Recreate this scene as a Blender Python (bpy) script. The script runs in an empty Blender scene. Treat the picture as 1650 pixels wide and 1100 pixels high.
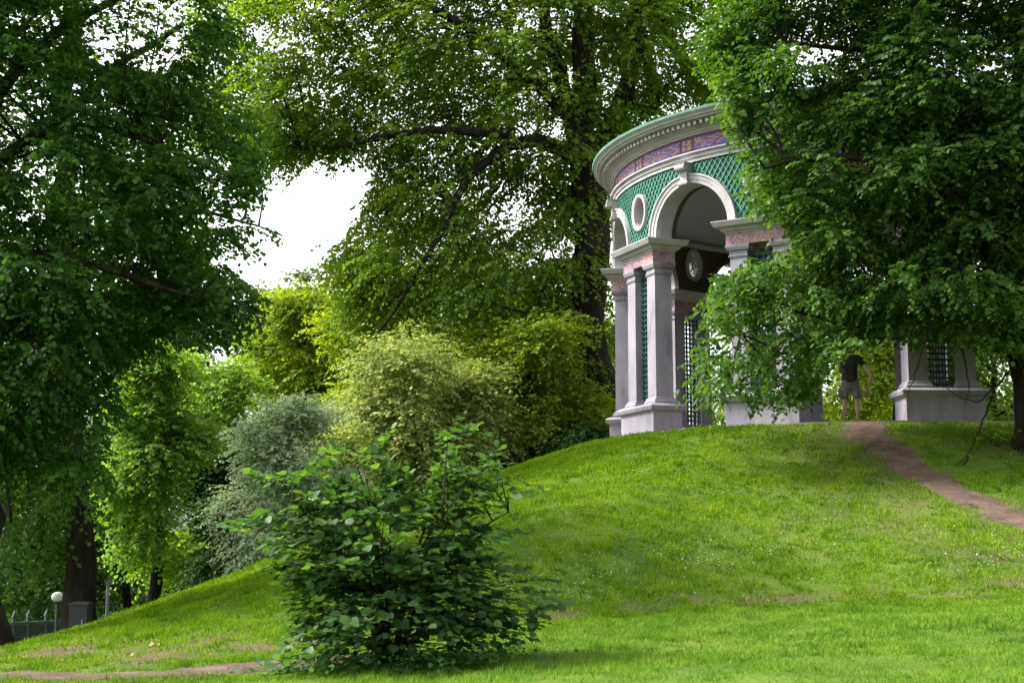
import bpy, bmesh, math, random
import numpy as np
from mathutils import Vector, Matrix
from mathutils.geometry import delaunay_2d_cdt

# ------------------------------------------------------------------ camera, sky, sun
scene = bpy.context.scene
COL = scene.collection
F, YH = 2290.0, 881.0                 # focal length and horizon row in the photograph's pixels (1650 x 1100)
PITCH = math.atan((YH - 550) / F)
cam = bpy.data.cameras.new('camera')
cam.sensor_width = 36.0
cam.lens = 36.0 * F / 1650.0
cam.clip_start, cam.clip_end = 0.1, 3000.0
cam_ob = bpy.data.objects.new('camera', cam)
COL.objects.link(cam_ob)
cam_ob.rotation_euler = (math.pi / 2 + PITCH, 0, 0)
scene.camera = cam_ob
cam.dof.use_dof = True
cam.dof.focus_distance = 31.0
cam.dof.aperture_fstop = 3.4

SUN_EL, SUN_AZ = math.radians(49), math.radians(-82)   # azimuth from +Y (away from the camera) towards +X
world = bpy.data.worlds.new('World')
scene.world = world
world.use_nodes = True
wn, wl = world.node_tree.nodes, world.node_tree.links
bg = wn['Background']
sky = wn.new('ShaderNodeTexSky')
sky.sky_type = 'NISHITA'
sky.sun_disc = False
sky.sun_elevation = SUN_EL
sky.sun_rotation = SUN_AZ
sky.air_density, sky.dust_density, sky.ozone_density = 1.0, 4.0, 1.0
hs = wn.new('ShaderNodeHueSaturation')
hs.inputs['Saturation'].default_value = 0.07           # thin white overcast
wl.new(sky.outputs[0], hs.inputs['Color'])
wl.new(hs.outputs[0], bg.inputs['Color'])
bg.inputs['Strength'].default_value = 0.15

sun = bpy.data.lights.new('sun', 'SUN')
sun.energy, sun.angle, sun.color = 2.4, math.radians(12), (1.0, 0.93, 0.80)
sun_ob = bpy.data.objects.new('sun', sun)
COL.objects.link(sun_ob)
sd = Vector((math.sin(SUN_AZ) * math.cos(SUN_EL), math.cos(SUN_AZ) * math.cos(SUN_EL), math.sin(SUN_EL)))
sun_ob.rotation_euler = sd.to_track_quat('Z', 'Y').to_euler()
sun_ob.location = sd * 80

scene.view_settings.view_transform = 'Standard'
scene.view_settings.look = 'None'
scene.view_settings.exposure = 1.9
scene.view_settings.gamma = 1.0
scene.cycles.max_bounces = 12
scene.cycles.diffuse_bounces = 8
scene.cycles.transmission_bounces = 8
scene.cycles.glossy_bounces = 2

# ------------------------------------------------------------------ helpers
RNG = np.random.default_rng(11)


def ray(u, v):
    x, z = (u - 825) / F, (550 - v) / F
    return np.array([x, math.cos(PITCH) - z * math.sin(PITCH), math.sin(PITCH) + z * math.cos(PITCH)])


def at(u, v, d):
    r = ray(u, v)
    return r * (d / r[1])


def proj(P):
    P = np.asarray(P)
    yc = P[..., 1] * math.cos(PITCH) + P[..., 2] * math.sin(PITCH)
    zc = -P[..., 1] * math.sin(PITCH) + P[..., 2] * math.cos(PITCH)
    return 825 + F * P[..., 0] / yc, 550 - F * zc / yc


def tag(o, label=None, cat=None, group=None, kind=None):
    if label: o['label'] = label
    if cat: o['category'] = cat
    if group: o['group'] = group
    if kind: o['kind'] = kind
    return o


def empty(name, loc, label, cat, group=None, rz=0.0):
    o = bpy.data.objects.new(name, None)
    o.empty_display_size = 0.3
    o.location = [float(c) for c in loc]
    o.rotation_euler = (0, 0, rz)
    COL.objects.link(o)
    return tag(o, label, cat, group)


class MB:
    """collects polygons and links them as one mesh object"""
    def __init__(self):
        self.v, self.f, self.mi, self.n = [], [], [], 0

    def add(self, verts, faces, mi=0):
        self.v.append(np.asarray(verts, float).reshape(-1, 3))
        self.f += [tuple(i + self.n for i in fc) for fc in faces]
        self.mi += [mi] * len(faces)
        self.n += len(self.v[-1])

    def box(self, c, s, mi=0, M=None):
        c, s = np.asarray(c, float), np.asarray(s, float) / 2
        p = np.array([[x, y, z] for z in (-1, 1) for y in (-1, 1) for x in (-1, 1)], float) * s + c
        if M is not None: p = M(p)
        self.add(p, [(0, 2, 3, 1), (4, 5, 7, 6), (0, 1, 5, 4), (2, 6, 7, 3), (0, 4, 6, 2), (1, 3, 7, 5)], mi)

    def loft(self, prof, M=None, mi=0, cx=0.0, cy=0.0):
        """rectangular sections (z, half x, half y)"""
        p = []
        for z, hx, hy in prof:
            p += [(cx - hx, cy - hy, z), (cx + hx, cy - hy, z), (cx + hx, cy + hy, z), (cx - hx, cy + hy, z)]
        p = np.array(p, float)
        if M is not None: p = M(p)
        fs = [(3, 2, 1, 0)]
        n = len(prof)
        for i in range(n - 1):
            for k in range(4):
                a, b = i * 4 + k, i * 4 + (k + 1) % 4
                fs.append((a, b, b + 4, a + 4))
        fs.append(tuple((n - 1) * 4 + k for k in range(4)))
        self.add(p, fs, mi)

    def tube(self, pts, rad, seg=8, mi=0, rough=0.0, rng=None):
        pts = np.asarray(pts, float)
        rad = np.broadcast_to(np.asarray(rad, float), (len(pts),))
        tan = np.gradient(pts, axis=0)
        tan /= np.linalg.norm(tan, axis=1)[:, None] + 1e-9
        ref = np.array([0.0, 0.0, 1.0]) if abs(tan[0][2]) < 0.85 else np.array([1.0, 0.0, 0.0])
        x = np.cross(tan, ref); x /= np.linalg.norm(x, axis=1)[:, None] + 1e-9
        y = np.cross(tan, x)
        a = np.linspace(0, 2 * np.pi, seg, endpoint=False)
        rr = rad[:, None] * np.ones(seg)[None]
        if rough and rng is not None:
            rr = rr * (1 + rough * rng.normal(size=(1, seg)) + rough * .5 * rng.normal(size=rr.shape))
        p = pts[:, None] + rr[..., None] * (np.cos(a)[None, :, None] * x[:, None] + np.sin(a)[None, :, None] * y[:, None])
        fs = []
        for i in range(len(pts) - 1):
            for k in range(seg):
                k2 = (k + 1) % seg
                fs.append((i * seg + k, i * seg + k2, (i + 1) * seg + k2, (i + 1) * seg + k))
        fs.append(tuple(reversed(range(seg))))
        fs.append(tuple((len(pts) - 1) * seg + k for k in range(seg)))
        self.add(p.reshape(-1, 3), fs, mi)

    def build(self, name, mats, parent=None, off=(0, 0, 0), smooth=False):
        me = bpy.data.meshes.new(name)
        v = np.concatenate(self.v) - np.asarray(off, float)
        me.from_pydata(v.tolist(), [], self.f)
        if not isinstance(mats, (list, tuple)): mats = [mats]
        for m in mats: me.materials.append(m)
        me.polygons.foreach_set('material_index', self.mi)
        if smooth: me.polygons.foreach_set('use_smooth', [True] * len(me.polygons))
        me.update()
        o = bpy.data.objects.new(name, me)
        COL.objects.link(o)
        if parent: o.parent = parent
        return o


def fast_mesh(name, V, tmpl_faces, nv, mat, attrs=None, smooth=False):
    """V (n, nv, 3): n copies of a small template"""
    n = V.shape[0]
    me = bpy.data.meshes.new(name)
    me.vertices.add(n * nv)
    me.vertices.foreach_set('co', V.astype(np.float32).ravel())
    base = (np.arange(n) * nv)[:, None]
    loops = np.concatenate([(base + np.array(f)[None]) for f in tmpl_faces], axis=1)
    lens = np.array([len(f) for f in tmpl_faces])
    me.loops.add(loops.size)
    me.loops.foreach_set('vertex_index', loops.astype(np.int32).ravel())
    tot = np.tile(lens, n)
    st = np.concatenate([[0], np.cumsum(tot)[:-1]])
    me.polygons.add(len(tot))
    me.polygons.foreach_set('loop_start', st.astype(np.int32))
    if smooth: me.polygons.foreach_set('use_smooth', np.ones(len(tot), bool))
    for k, a in (attrs or {}).items():
        at_ = me.attributes.new(k, 'FLOAT', 'POINT')
        at_.data.foreach_set('value', np.repeat(a, nv).astype(np.float32))
    me.materials.append(mat)
    me.update(calc_edges=True)
    return me


def link(name, me, parent=None):
    o = bpy.data.objects.new(name, me)
    COL.objects.link(o)
    if parent: o.parent = parent
    return o


def vnoise(x, y, seed=0, octs=3):
    """smooth value noise, about -1..1"""
    out, amp, tot = 0, 1.0, 0
    for k in range(octs):
        r = np.random.default_rng(seed + k)
        tab = r.uniform(-1, 1, (64, 64))
        xi, yi = np.floor(x).astype(int), np.floor(y).astype(int)
        fx, fy = x - xi, y - yi
        fx, fy = fx * fx * (3 - 2 * fx), fy * fy * (3 - 2 * fy)
        g = lambda a, b: tab[a % 64, b % 64]
        out = out + amp * ((g(xi, yi) * (1 - fx) + g(xi + 1, yi) * fx) * (1 - fy) + (g(xi, yi + 1) * (1 - fx) + g(xi + 1, yi + 1) * fx) * fy)
        tot += amp
        amp *= .5
        x, y = x * 2.03 + 7.1, y * 2.03 + 3.7
    return out / tot


# ------------------------------------------------------------------ materials
def new_mat(name):
    m = bpy.data.materials.new(name)
    m.use_nodes = True
    nt = m.node_tree
    return m, nt, nt.nodes['Principled BSDF']


def ramp(nt, stops, interp='LINEAR'):
    r = nt.nodes.new('ShaderNodeValToRGB')
    r.color_ramp.interpolation = interp
    el = r.color_ramp.elements
    while len(el) < len(stops): el.new(0.5)
    for e, (p, c) in zip(el, stops):
        e.position = p
        e.color = (*c, 1)
    return r


def noisy(name, cols, scale=4.0, rough=0.7, bump=0.0, bscale=None, spec=0.3, detail=6.0, stretch=None, metallic=0.0):
    m, nt, b = new_mat(name)
    tc = nt.nodes.new('ShaderNodeTexCoord')
    src = tc.outputs['Object']
    if stretch:
        mp = nt.nodes.new('ShaderNodeMapping')
        mp.inputs['Scale'].default_value = stretch
        nt.links.new(src, mp.inputs[0]); src = mp.outputs[0]
    n = nt.nodes.new('ShaderNodeTexNoise')
    n.inputs['Scale'].default_value = scale
    n.inputs['Detail'].default_value = detail
    n.inputs['Roughness'].default_value = 0.65
    nt.links.new(src, n.inputs['Vector'])
    k = len(cols)
    r = ramp(nt, [(0.3 + 0.4 * i / max(1, k - 1), c) for i, c in enumerate(cols)])
    nt.links.new(n.outputs['Fac'], r.inputs[0])
    nt.links.new(r.outputs[0], b.inputs['Base Color'])
    b.inputs['Roughness'].default_value = rough
    b.inputs['Specular IOR Level'].default_value = spec
    b.inputs['Metallic'].default_value = metallic
    if bump:
        n2 = nt.nodes.new('ShaderNodeTexNoise')
        n2.inputs['Scale'].default_value = bscale or scale * 4
        n2.inputs['Detail'].default_value = 5
        nt.links.new(src, n2.inputs['Vector'])
        bp = nt.nodes.new('ShaderNodeBump')
        bp.inputs['Strength'].default_value = bump
        bp.inputs['Distance'].default_value = 0.03
        nt.links.new(n2.outputs['Fac'], bp.inputs['Height'])
        nt.links.new(bp.outputs[0], b.inputs['Normal'])
    return m


def leaf_mat(name, dark, mid, light, trans=0.47, gloss=0.014, tcol=None):
    """leaf colour varies from leaf to leaf and from spray to spray; light passes through the blade"""
    m, nt, b = new_mat(name)
    nt.nodes.remove(b)
    out = nt.nodes['Material Output']
    a = nt.nodes.new('ShaderNodeAttribute'); a.attribute_name = 'rnd'
    r = ramp(nt, [(0.0, dark), (0.5, mid), (1.0, light)])
    nt.links.new(a.outputs['Fac'], r.inputs[0])
    d = nt.nodes.new('ShaderNodeBsdfDiffuse')
    t = nt.nodes.new('ShaderNodeBsdfTranslucent')
    nt.links.new(r.outputs[0], d.inputs['Color'])
    mx = nt.nodes.new('ShaderNodeMix'); mx.data_type = 'RGBA'; mx.blend_type = 'MULTIPLY'
    mx.inputs[0].default_value = 1.0
    nt.links.new(r.outputs[0], mx.inputs[6])
    mx.inputs[7].default_value = (*(tcol or (1.9, 1.7, 0.55)), 1)
    nt.links.new(mx.outputs[2], t.inputs['Color'])
    s1 = nt.nodes.new('ShaderNodeMixShader'); s1.inputs[0].default_value = trans
    nt.links.new(d.outputs[0], s1.inputs[1]); nt.links.new(t.outputs[0], s1.inputs[2])
    g = nt.nodes.new('ShaderNodeBsdfGlossy')
    g.inputs['Roughness'].default_value = 0.5
    s2 = nt.nodes.new('ShaderNodeMixShader'); s2.inputs[0].default_value = gloss
    nt.links.new(s1.outputs[0], s2.inputs[1]); nt.links.new(g.outputs[0], s2.inputs[2])
    nt.links.new(s2.outputs[0], out.inputs['Surface'])
    return m


M = {}
M['stone'] = noisy('painted_stone', [(.11, .102, .132), (.205, .190, .235), (.245, .227, .272), (.29, .27, .305)], 2.2, .75, .15, 30, stretch=(1, 1, .35))
M['trim'] = noisy('white_trim', [(.26, .242, .262), (.335, .316, .336), (.385, .365, .378)], 3.0, .65, .08, 40)
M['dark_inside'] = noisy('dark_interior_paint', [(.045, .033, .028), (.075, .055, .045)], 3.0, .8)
M['ceiling'] = noisy('grey_blue_plaster', [(.34, .35, .46), (.38, .39, .50)], 1.2, .8)
M['teal'] = noisy('teal_backing', [(.004, .045, .038), (.008, .07, .057)], 5.0, .6)
M['trellis'] = noisy('trellis_green', [(.05, .20, .15), (.09, .28, .215)], 7.0, .55)
M['lattice'] = noisy('dark_lattice_green', [(.007, .055, .045), (.015, .09, .07)], 7.0, .55)
M['copper'] = noisy('green_copper', [(.07, .17, .125), (.12, .26, .2)], 2.5, .6)
M['red'] = noisy('oxide_red', [(.10, .02, .018), (.15, .035, .03)], 8, .7)
M['bark'] = noisy('bark', [(.007, .0055, .0045), (.018, .014, .011), (.032, .026, .021)], 5.0, .95, .9, 14, stretch=(1, 1, .25), spec=.1)
M['bark_light'] = noisy('grey_bark', [(.03, .026, .02), (.09, .075, .06)], 5.0, .95, .8, 14, stretch=(1, 1, .3), spec=.1)
M['metal'] = noisy('slate_metal', [(.03, .042, .062), (.05, .065, .09)], 3, .5)
M['pale_metal'] = noisy('pale_metal', [(.17, .19, .24), (.25, .275, .33)], 6, .4)
M['floor'] = noisy('stone_floor', [(.20, .18, .16), (.28, .25, .23)], 2, .8)
M['skin'] = noisy('skin', [(.31, .19, .14), (.37, .235, .175)], 9, .55)
M['shorts'] = noisy('grey_cotton', [(.10, .085, .09), (.15, .13, .135)], 20, .9)
M['shirt'] = noisy('black_cotton', [(.008, .008, .009), (.018, .017, .018)], 20, .9)
M['hair'] = noisy('brown_hair', [(.03, .018, .012), (.06, .035, .02)], 30, .6)
M['red_hair'] = noisy('reddish_hair', [(.16, .06, .03), (.24, .10, .05)], 30, .6)
M['jacket'] = noisy('teal_jacket', [(.006, .035, .045), (.012, .055, .07)], 20, .9)
M['jeans'] = noisy('pale_jeans', [(.14, .26, .34), (.2, .34, .42)], 20, .9)
M['shoe'] = noisy('dark_leather', [(.015, .013, .012), (.03, .026, .022)], 20, .6)
M['yellow'] = noisy('yellow_cloth', [(.42, .24, .02), (.55, .32, .03)], 20, .8)


def painted(name, base, inks, scale):
    """painted ornament: curling bands and blots of several pigments over a ground colour"""
    m, nt, b = new_mat(name)
    tc = nt.nodes.new('ShaderNodeTexCoord')
    cur = None
    for i, (c, sc, lo, hi) in enumerate(inks):
        n = nt.nodes.new('ShaderNodeTexNoise')
        n.inputs['Scale'].default_value = sc * scale
        n.inputs['Detail'].default_value = 1.5
        n.inputs['Distortion'].default_value = 1.2
        mp = nt.nodes.new('ShaderNodeMapping'); mp.inputs['Location'].default_value = (3.1 * i, 1.7 * i, 5.3 * i)
        nt.links.new(tc.outputs['Object'], mp.inputs[0]); nt.links.new(mp.outputs[0], n.inputs['Vector'])
        r = ramp(nt, [(0, (0, 0, 0)), (lo, (1, 1, 1)), (hi, (0, 0, 0))], 'CONSTANT')
        nt.links.new(n.outputs['Fac'], r.inputs[0])
        mx = nt.nodes.new('ShaderNodeMix'); mx.data_type = 'RGBA'
        nt.links.new(r.outputs[0], mx.inputs[0])
        if cur is None: mx.inputs[6].default_value = (*base, 1)
        else: nt.links.new(cur, mx.inputs[6])
        mx.inputs[7].default_value = (*c, 1)
        cur = mx.outputs[2]
    nt.links.new(cur, b.inputs['Base Color'])
    b.inputs['Roughness'].default_value = .7
    return m


M['frieze_blue'] = painted('blue_painted_frieze', (.024, .034, .26), [((.06, .07, .27), 1.0, .52, .60), ((.16, .05, .03), 1.3, .58, .64), ((.36, .19, .03), 1.7, .62, .70), ((.22, .05, .12), 1.1, .40, .44)], 5.5)
M['frieze_pink'] = painted('pink_painted_frieze', (.30, .165, .155), [((.11, .105, .27), 1.0, .53, .62), ((.26, .045, .035), 1.4, .56, .61), ((.34, .28, .25), 1.2, .36, .44)], 7)

M['lime'] = leaf_mat('lime_leaf', (.040, .082, .006), (.078, .148, .010), (.135, .215, .015))
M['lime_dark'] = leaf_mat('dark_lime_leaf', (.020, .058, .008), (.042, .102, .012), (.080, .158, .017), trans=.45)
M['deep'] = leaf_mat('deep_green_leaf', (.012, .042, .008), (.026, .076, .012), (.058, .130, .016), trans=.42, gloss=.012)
M['lime_yellow'] = leaf_mat('yellow_lime_leaf', (.07, .13, .010), (.14, .215, .014), (.22, .30, .022), trans=.47)
M['maple'] = leaf_mat('maple_leaf', (.07, .13, .008), (.15, .23, .012), (.24, .32, .02), trans=.45)
M['feather'] = leaf_mat('feather_leaf', (.085, .18, .03), (.15, .27, .042), (.23, .35, .065), trans=.45)
M['grey_leaf'] = leaf_mat('grey_leaf', (.17, .25, .14), (.30, .38, .24), (.42, .50, .35), trans=.35, tcol=(1.3, 1.3, .9))
M['pale_leaf'] = leaf_mat('pale_leaf', (.12, .18, .035), (.23, .29, .075), (.38, .42, .17), trans=.42, tcol=(1.4, 1.35, .7))
M['hazed_leaf'] = leaf_mat('hazed_leaf', (.045, .085, .035), (.085, .13, .055), (.13, .18, .08), trans=.4, tcol=(1.4, 1.4, .8))  # greyed green: the haze of distance is put into the leaf colour
M['dark_leaf'] = leaf_mat('dark_leaf', (.016, .045, .010), (.032, .080, .016), (.06, .12, .022), trans=.38)  # darker green leaf of the dark shrubs and understorey trees
M['hazel'] = leaf_mat('hazel_leaf', (.018, .060, .013), (.042, .108, .024), (.095, .175, .050), trans=.44, gloss=.025)
M['weed'] = leaf_mat('weed_leaf', (.02, .08, .02), (.04, .12, .03), (.07, .17, .05), trans=.35)

# ------------------------------------------------------------------ the ground
CX, CY, ZB = 8.42, 34.6, 2.45


def foot(d):
    return np.interp(d, [-180, -120, -60, -20, 0, 8, 17, 23, 26, 31, 40, 50, 60, 80, 110, 140, 180],
                     [18, 20, 17, 16, 16, 16.5, 16.6, 18.2, 20, 23.5, 24, 22, 21, 20, 20, 20, 18])


def quo(d):
    return np.interp(d, [-180, -60, 0, 15, 25, 35, 50, 70, 100, 140, 180],
                     [1.2, 1.2, 1.15, 1.15, 1.3, 1.5, 1.35, 1.2, 1.2, 1.2, 1.2])


def polar(X, Y):
    dx, dy = X - CX, Y - CY
    return np.hypot(dx, dy), np.degrees(np.arctan2(-dx, -dy))


def ground(X, Y):
    X, Y = np.asarray(X, float), np.asarray(Y, float)
    r, d = polar(X, Y)
    rf = foot(d)
    base = -1.42 + .045 * np.clip(X, -12, 14) + .030 * np.clip(Y, -5, 24)
    base = base - .085 * np.clip(Y - 15, 0, 30) * np.clip((-1 - X) / 6, 0, 1) - .08 * np.clip(Y - 26, 0, 16) * np.clip((6 - X) / 6, 0, 1)
    top = 2.55 - .02 * np.clip(r - 3, 0, 9) - .09 * np.clip(X - 9.5, 0, 6) * np.clip((34 - Y) / 6, 0, 1)
    t = np.clip((r - 5.9) / (rf - 5.9), 0, 1)
    w = .10
    tt = np.where(t < w, t * t / (2 * w), t - w / 2) / (1 - w / 2)
    prof = (1 - tt) ** quo(d)
    z = base + (top - base) * prof
    near = np.clip((80 - np.hypot(X, Y)) / 20, 0, 1)
    return z + near * (.055 * vnoise(X * .6, Y * .6, 5) * np.clip(r - 7, 0, 1) + 0.028 * vnoise(X * 1.9, Y * 1.9, 9, 3))


def foot_band(X, Y):
    """1 where the foot of the mound is worn to soil"""
    r, d = polar(X, Y)
    e = (r - foot(d)) + .55 * vnoise(X * .8, Y * .8, 21)
    left = np.clip((d - 29) / 3, 0, 1)
    wid = .45 + .6 * left + .55 * np.clip((12 - d) / 12, 0, 1)
    return np.exp(-((e + .35 + .5 * left) / wid) ** 2) * np.clip(.42 + .25 * left + .9 * vnoise(X * 1.9, Y * 1.9, 33), 0, 1)


def hit(u, v):
    r = ray(u, v)
    k = np.linspace(8, 60, 5200)
    Q = r[:, None] * k
    i = np.where(Q[2] < ground(Q[0], Q[1]))[0]
    return Q[:, i[0]] if len(i) else Q[:, -1]


PATH_HILL = np.array([hit(u, v)[:2] for u, v in ((1395, 697), (1425, 718), (1468, 752), (1530, 790), (1590, 816), (1650, 840), (1720, 868))])
PATH_HILL = np.vstack([[[7.95, 31.2]], [[7.55, 30.0]], PATH_HILL])
PATH_HILL = np.vstack([PATH_HILL, [PATH_HILL[-1] + np.array([1.6, -1.6])], [PATH_HILL[-1] + np.array([4.2, -3.4])]])


def resample(P, n=80):
    P = np.asarray(P, float)
    s = np.concatenate([[0], np.cumsum(np.linalg.norm(np.diff(P, axis=0), axis=1))])
    t = np.linspace(0, s[-1], n)
    Q = np.stack([np.interp(t, s, P[:, k]) for k in range(P.shape[1])], 1)
    for _ in range(3):
        Q[1:-1] = (Q[:-2] + 2 * Q[1:-1] + Q[2:]) / 4
    return Q


PATH_HILL = resample(PATH_HILL)
PL = [hit(u, v)[:2] for u, v in ((-60, 1092), (60, 1090), (140, 1091), (230, 1087), (330, 1080), (430, 1074), (480, 1071))]
PATH_LOW = resample(np.vstack([[PL[0] + np.array([-4, .3])], PL, [PL[-1] + np.array([1.0, .5])]]))


def dist_poly(X, Y, P):
    d = np.full(np.shape(X), 1e9)
    for a, b in zip(P[:-1], P[1:]):
        ab = b - a
        t = np.clip(((X - a[0]) * ab[0] + (Y - a[1]) * ab[1]) / (ab @ ab + 1e-9), 0, 1)
        d = np.minimum(d, np.hypot(X - a[0] - t * ab[0], Y - a[1] - t * ab[1]))
    return d


def grid_axis(lo, hi, step, far):
    fine = np.arange(lo, hi + step / 2, step)
    g = np.array([1, 2.5, 5, 9, 15, 24, 40, 70, 120, 220, 400, far])
    return np.concatenate([lo - g[::-1], fine, hi + g])


gx, gy = grid_axis(-16, 24, .16, 900), grid_axis(8, 46, .16, 900)
GX, GY = np.meshgrid(gx, gy)
GZ = ground(GX, GY)
nx, ny = len(gx), len(gy)
idx = np.arange(nx * ny).reshape(ny, nx)
quads = np.stack([idx[:-1, :-1], idx[:-1, 1:], idx[1:, 1:], idx[1:, :-1]], -1).reshape(-1, 4)
me = bpy.data.meshes.new('lawn')
me.vertices.add(nx * ny)
me.vertices.foreach_set('co', np.stack([GX, GY, GZ], -1).astype(np.float32).ravel())
me.loops.add(quads.size); me.loops.foreach_set('vertex_index', quads.astype(np.int32).ravel())
me.polygons.add(len(quads)); me.polygons.foreach_set('loop_start', np.arange(0, quads.size, 4, dtype=np.int32))
me.polygons.foreach_set('use_smooth', np.ones(len(quads), bool))
da = me.attributes.new('soil', 'FLOAT', 'POINT')
soil = np.clip(foot_band(GX, GY) * 1.1, 0, 1)
r_, d_ = polar(GX, GY)
soil = np.maximum(soil, np.clip(np.clip((GX - 2.6) / 4, 0, 1) * np.clip((GY - 17.3) / 4, 0, 1) * (.10 + 1.0 * vnoise(GX * 1.5, GY * 1.5, 55)), 0, .7) * (GY < 29))
soil = np.maximum(soil, np.clip((6.6 - r_) * 2, 0, 1) * .9)
da.data.foreach_set('value', soil.astype(np.float32).ravel())
me.update(calc_edges=True)
m, nt, b = new_mat('turf')
tc = nt.nodes.new('ShaderNodeTexCoord')
n1 = nt.nodes.new('ShaderNodeTexNoise'); n1.inputs['Scale'].default_value = .8; n1.inputs['Detail'].default_value = 8
n2 = nt.nodes.new('ShaderNodeTexNoise'); n2.inputs['Scale'].default_value = 14; n2.inputs['Detail'].default_value = 6
nt.links.new(tc.outputs['Object'], n1.inputs['Vector']); nt.links.new(tc.outputs['Object'], n2.inputs['Vector'])
r1 = ramp(nt, [(.3, (.030, .060, .007)), (.55, (.058, .105, .009)), (.75, (.085, .115, .014))])
nt.links.new(n1.outputs['Fac'], r1.inputs[0])
r2 = ramp(nt, [(.3, (.055, .036, .024)), (.6, (.095, .066, .046)), (.8, (.14, .10, .07))])
nt.links.new(n2.outputs['Fac'], r2.inputs[0])
a = nt.nodes.new('ShaderNodeAttribute'); a.attribute_name = 'soil'
ad = nt.nodes.new('ShaderNodeMath'); ad.operation = 'MULTIPLY_ADD'; ad.inputs[1].default_value = .7
nt.links.new(n2.outputs['Fac'], ad.inputs[0]); ad.inputs[2].default_value = -.32
ad2 = nt.nodes.new('ShaderNodeMath'); ad2.operation = 'ADD'; ad2.use_clamp = True
nt.links.new(a.outputs['Fac'], ad2.inputs[0]); nt.links.new(ad.outputs[0], ad2.inputs[1])
mx = nt.nodes.new('ShaderNodeMix'); mx.data_type = 'RGBA'
nt.links.new(ad2.outputs[0], mx.inputs[0]); nt.links.new(r1.outputs[0], mx.inputs[6]); nt.links.new(r2.outputs[0], mx.inputs[7])
nt.links.new(mx.outputs[2], b.inputs['Base Color'])
b.inputs['Roughness'].default_value = .95; b.inputs['Specular IOR Level'].default_value = .1
bp = nt.nodes.new('ShaderNodeBump'); bp.inputs['Strength'].default_value = .8; bp.inputs['Distance'].default_value = .05
nt.links.new(n2.outputs['Fac'], bp.inputs['Height']); nt.links.new(bp.outputs[0], b.inputs['Normal'])
me.materials.append(m)
tag(link('lawn', me), 'green grassed mound and the lawn at its foot', 'ground', kind='structure')

M['dirt'] = noisy('trodden_earth', [(.045, .031, .024), (.085, .059, .046), (.13, .094, .076)], 3.0, .95, .7, 25, spec=.1)


def make_path(name, P, width, label, seed, taper=(1, 1, 1, 1)):
    k = 9
    n = len(P)
    tan = np.gradient(P, axis=0); tan /= np.linalg.norm(tan, axis=1)[:, None]
    nrm = np.stack([-tan[:, 1], tan[:, 0]], 1)
    s = np.arange(n) * .55
    width = width * np.interp(np.arange(n) / n, [0, .25, .45, 1], taper)
    wl_ = width * (1 + .45 * vnoise(s, s * 0 + 1.3, seed, 4)); wr = width * (1 + .45 * vnoise(s, s * 0 + 8.3, seed + 4, 4))
    off = np.linspace(-1, 1, k)
    O = np.where(off[None] < 0, off[None] * wl_[:, None], off[None] * wr[:, None])
    Q = P[:, None] + O[..., None] * nrm[:, None]
    Z = ground(Q[..., 0], Q[..., 1]) + .015 * (1 - np.abs(off)[None] ** 4) + .002
    v = np.concatenate([Q, Z[..., None]], -1).reshape(-1, 3)
    fs = [(i * k + j, i * k + j + 1, (i + 1) * k + j + 1, (i + 1) * k + j) for i in range(n - 1) for j in range(k - 1)]
    mb = MB(); mb.add(v, fs)
    tag(mb.build(name, M['dirt'], smooth=True), label, 'path', kind='structure')


make_path('dirt_path', resample(PATH_HILL, 160), .36, 'bare earth path running down the right of the mound', 3, (1.25, 1.25, 1.05, 1.0))
make_path('dirt_path', resample(PATH_LOW, 120), .30, 'bare earth path along the foot of the mound at lower left', 7)

# ------------------------------------------------------------------ grass blades (stuff)


def in_view(P, mx=90, my=60):
    u, v = proj(P)
    return (u > -mx) & (u < 1650 + mx) & (v < 1100 + my) & (v > -my)


def scatter(n, x0, x1, y0, y1, rng):
    X, Y = rng.uniform(x0, x1, n), rng.uniform(y0, y1, n)
    return X, Y


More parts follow.
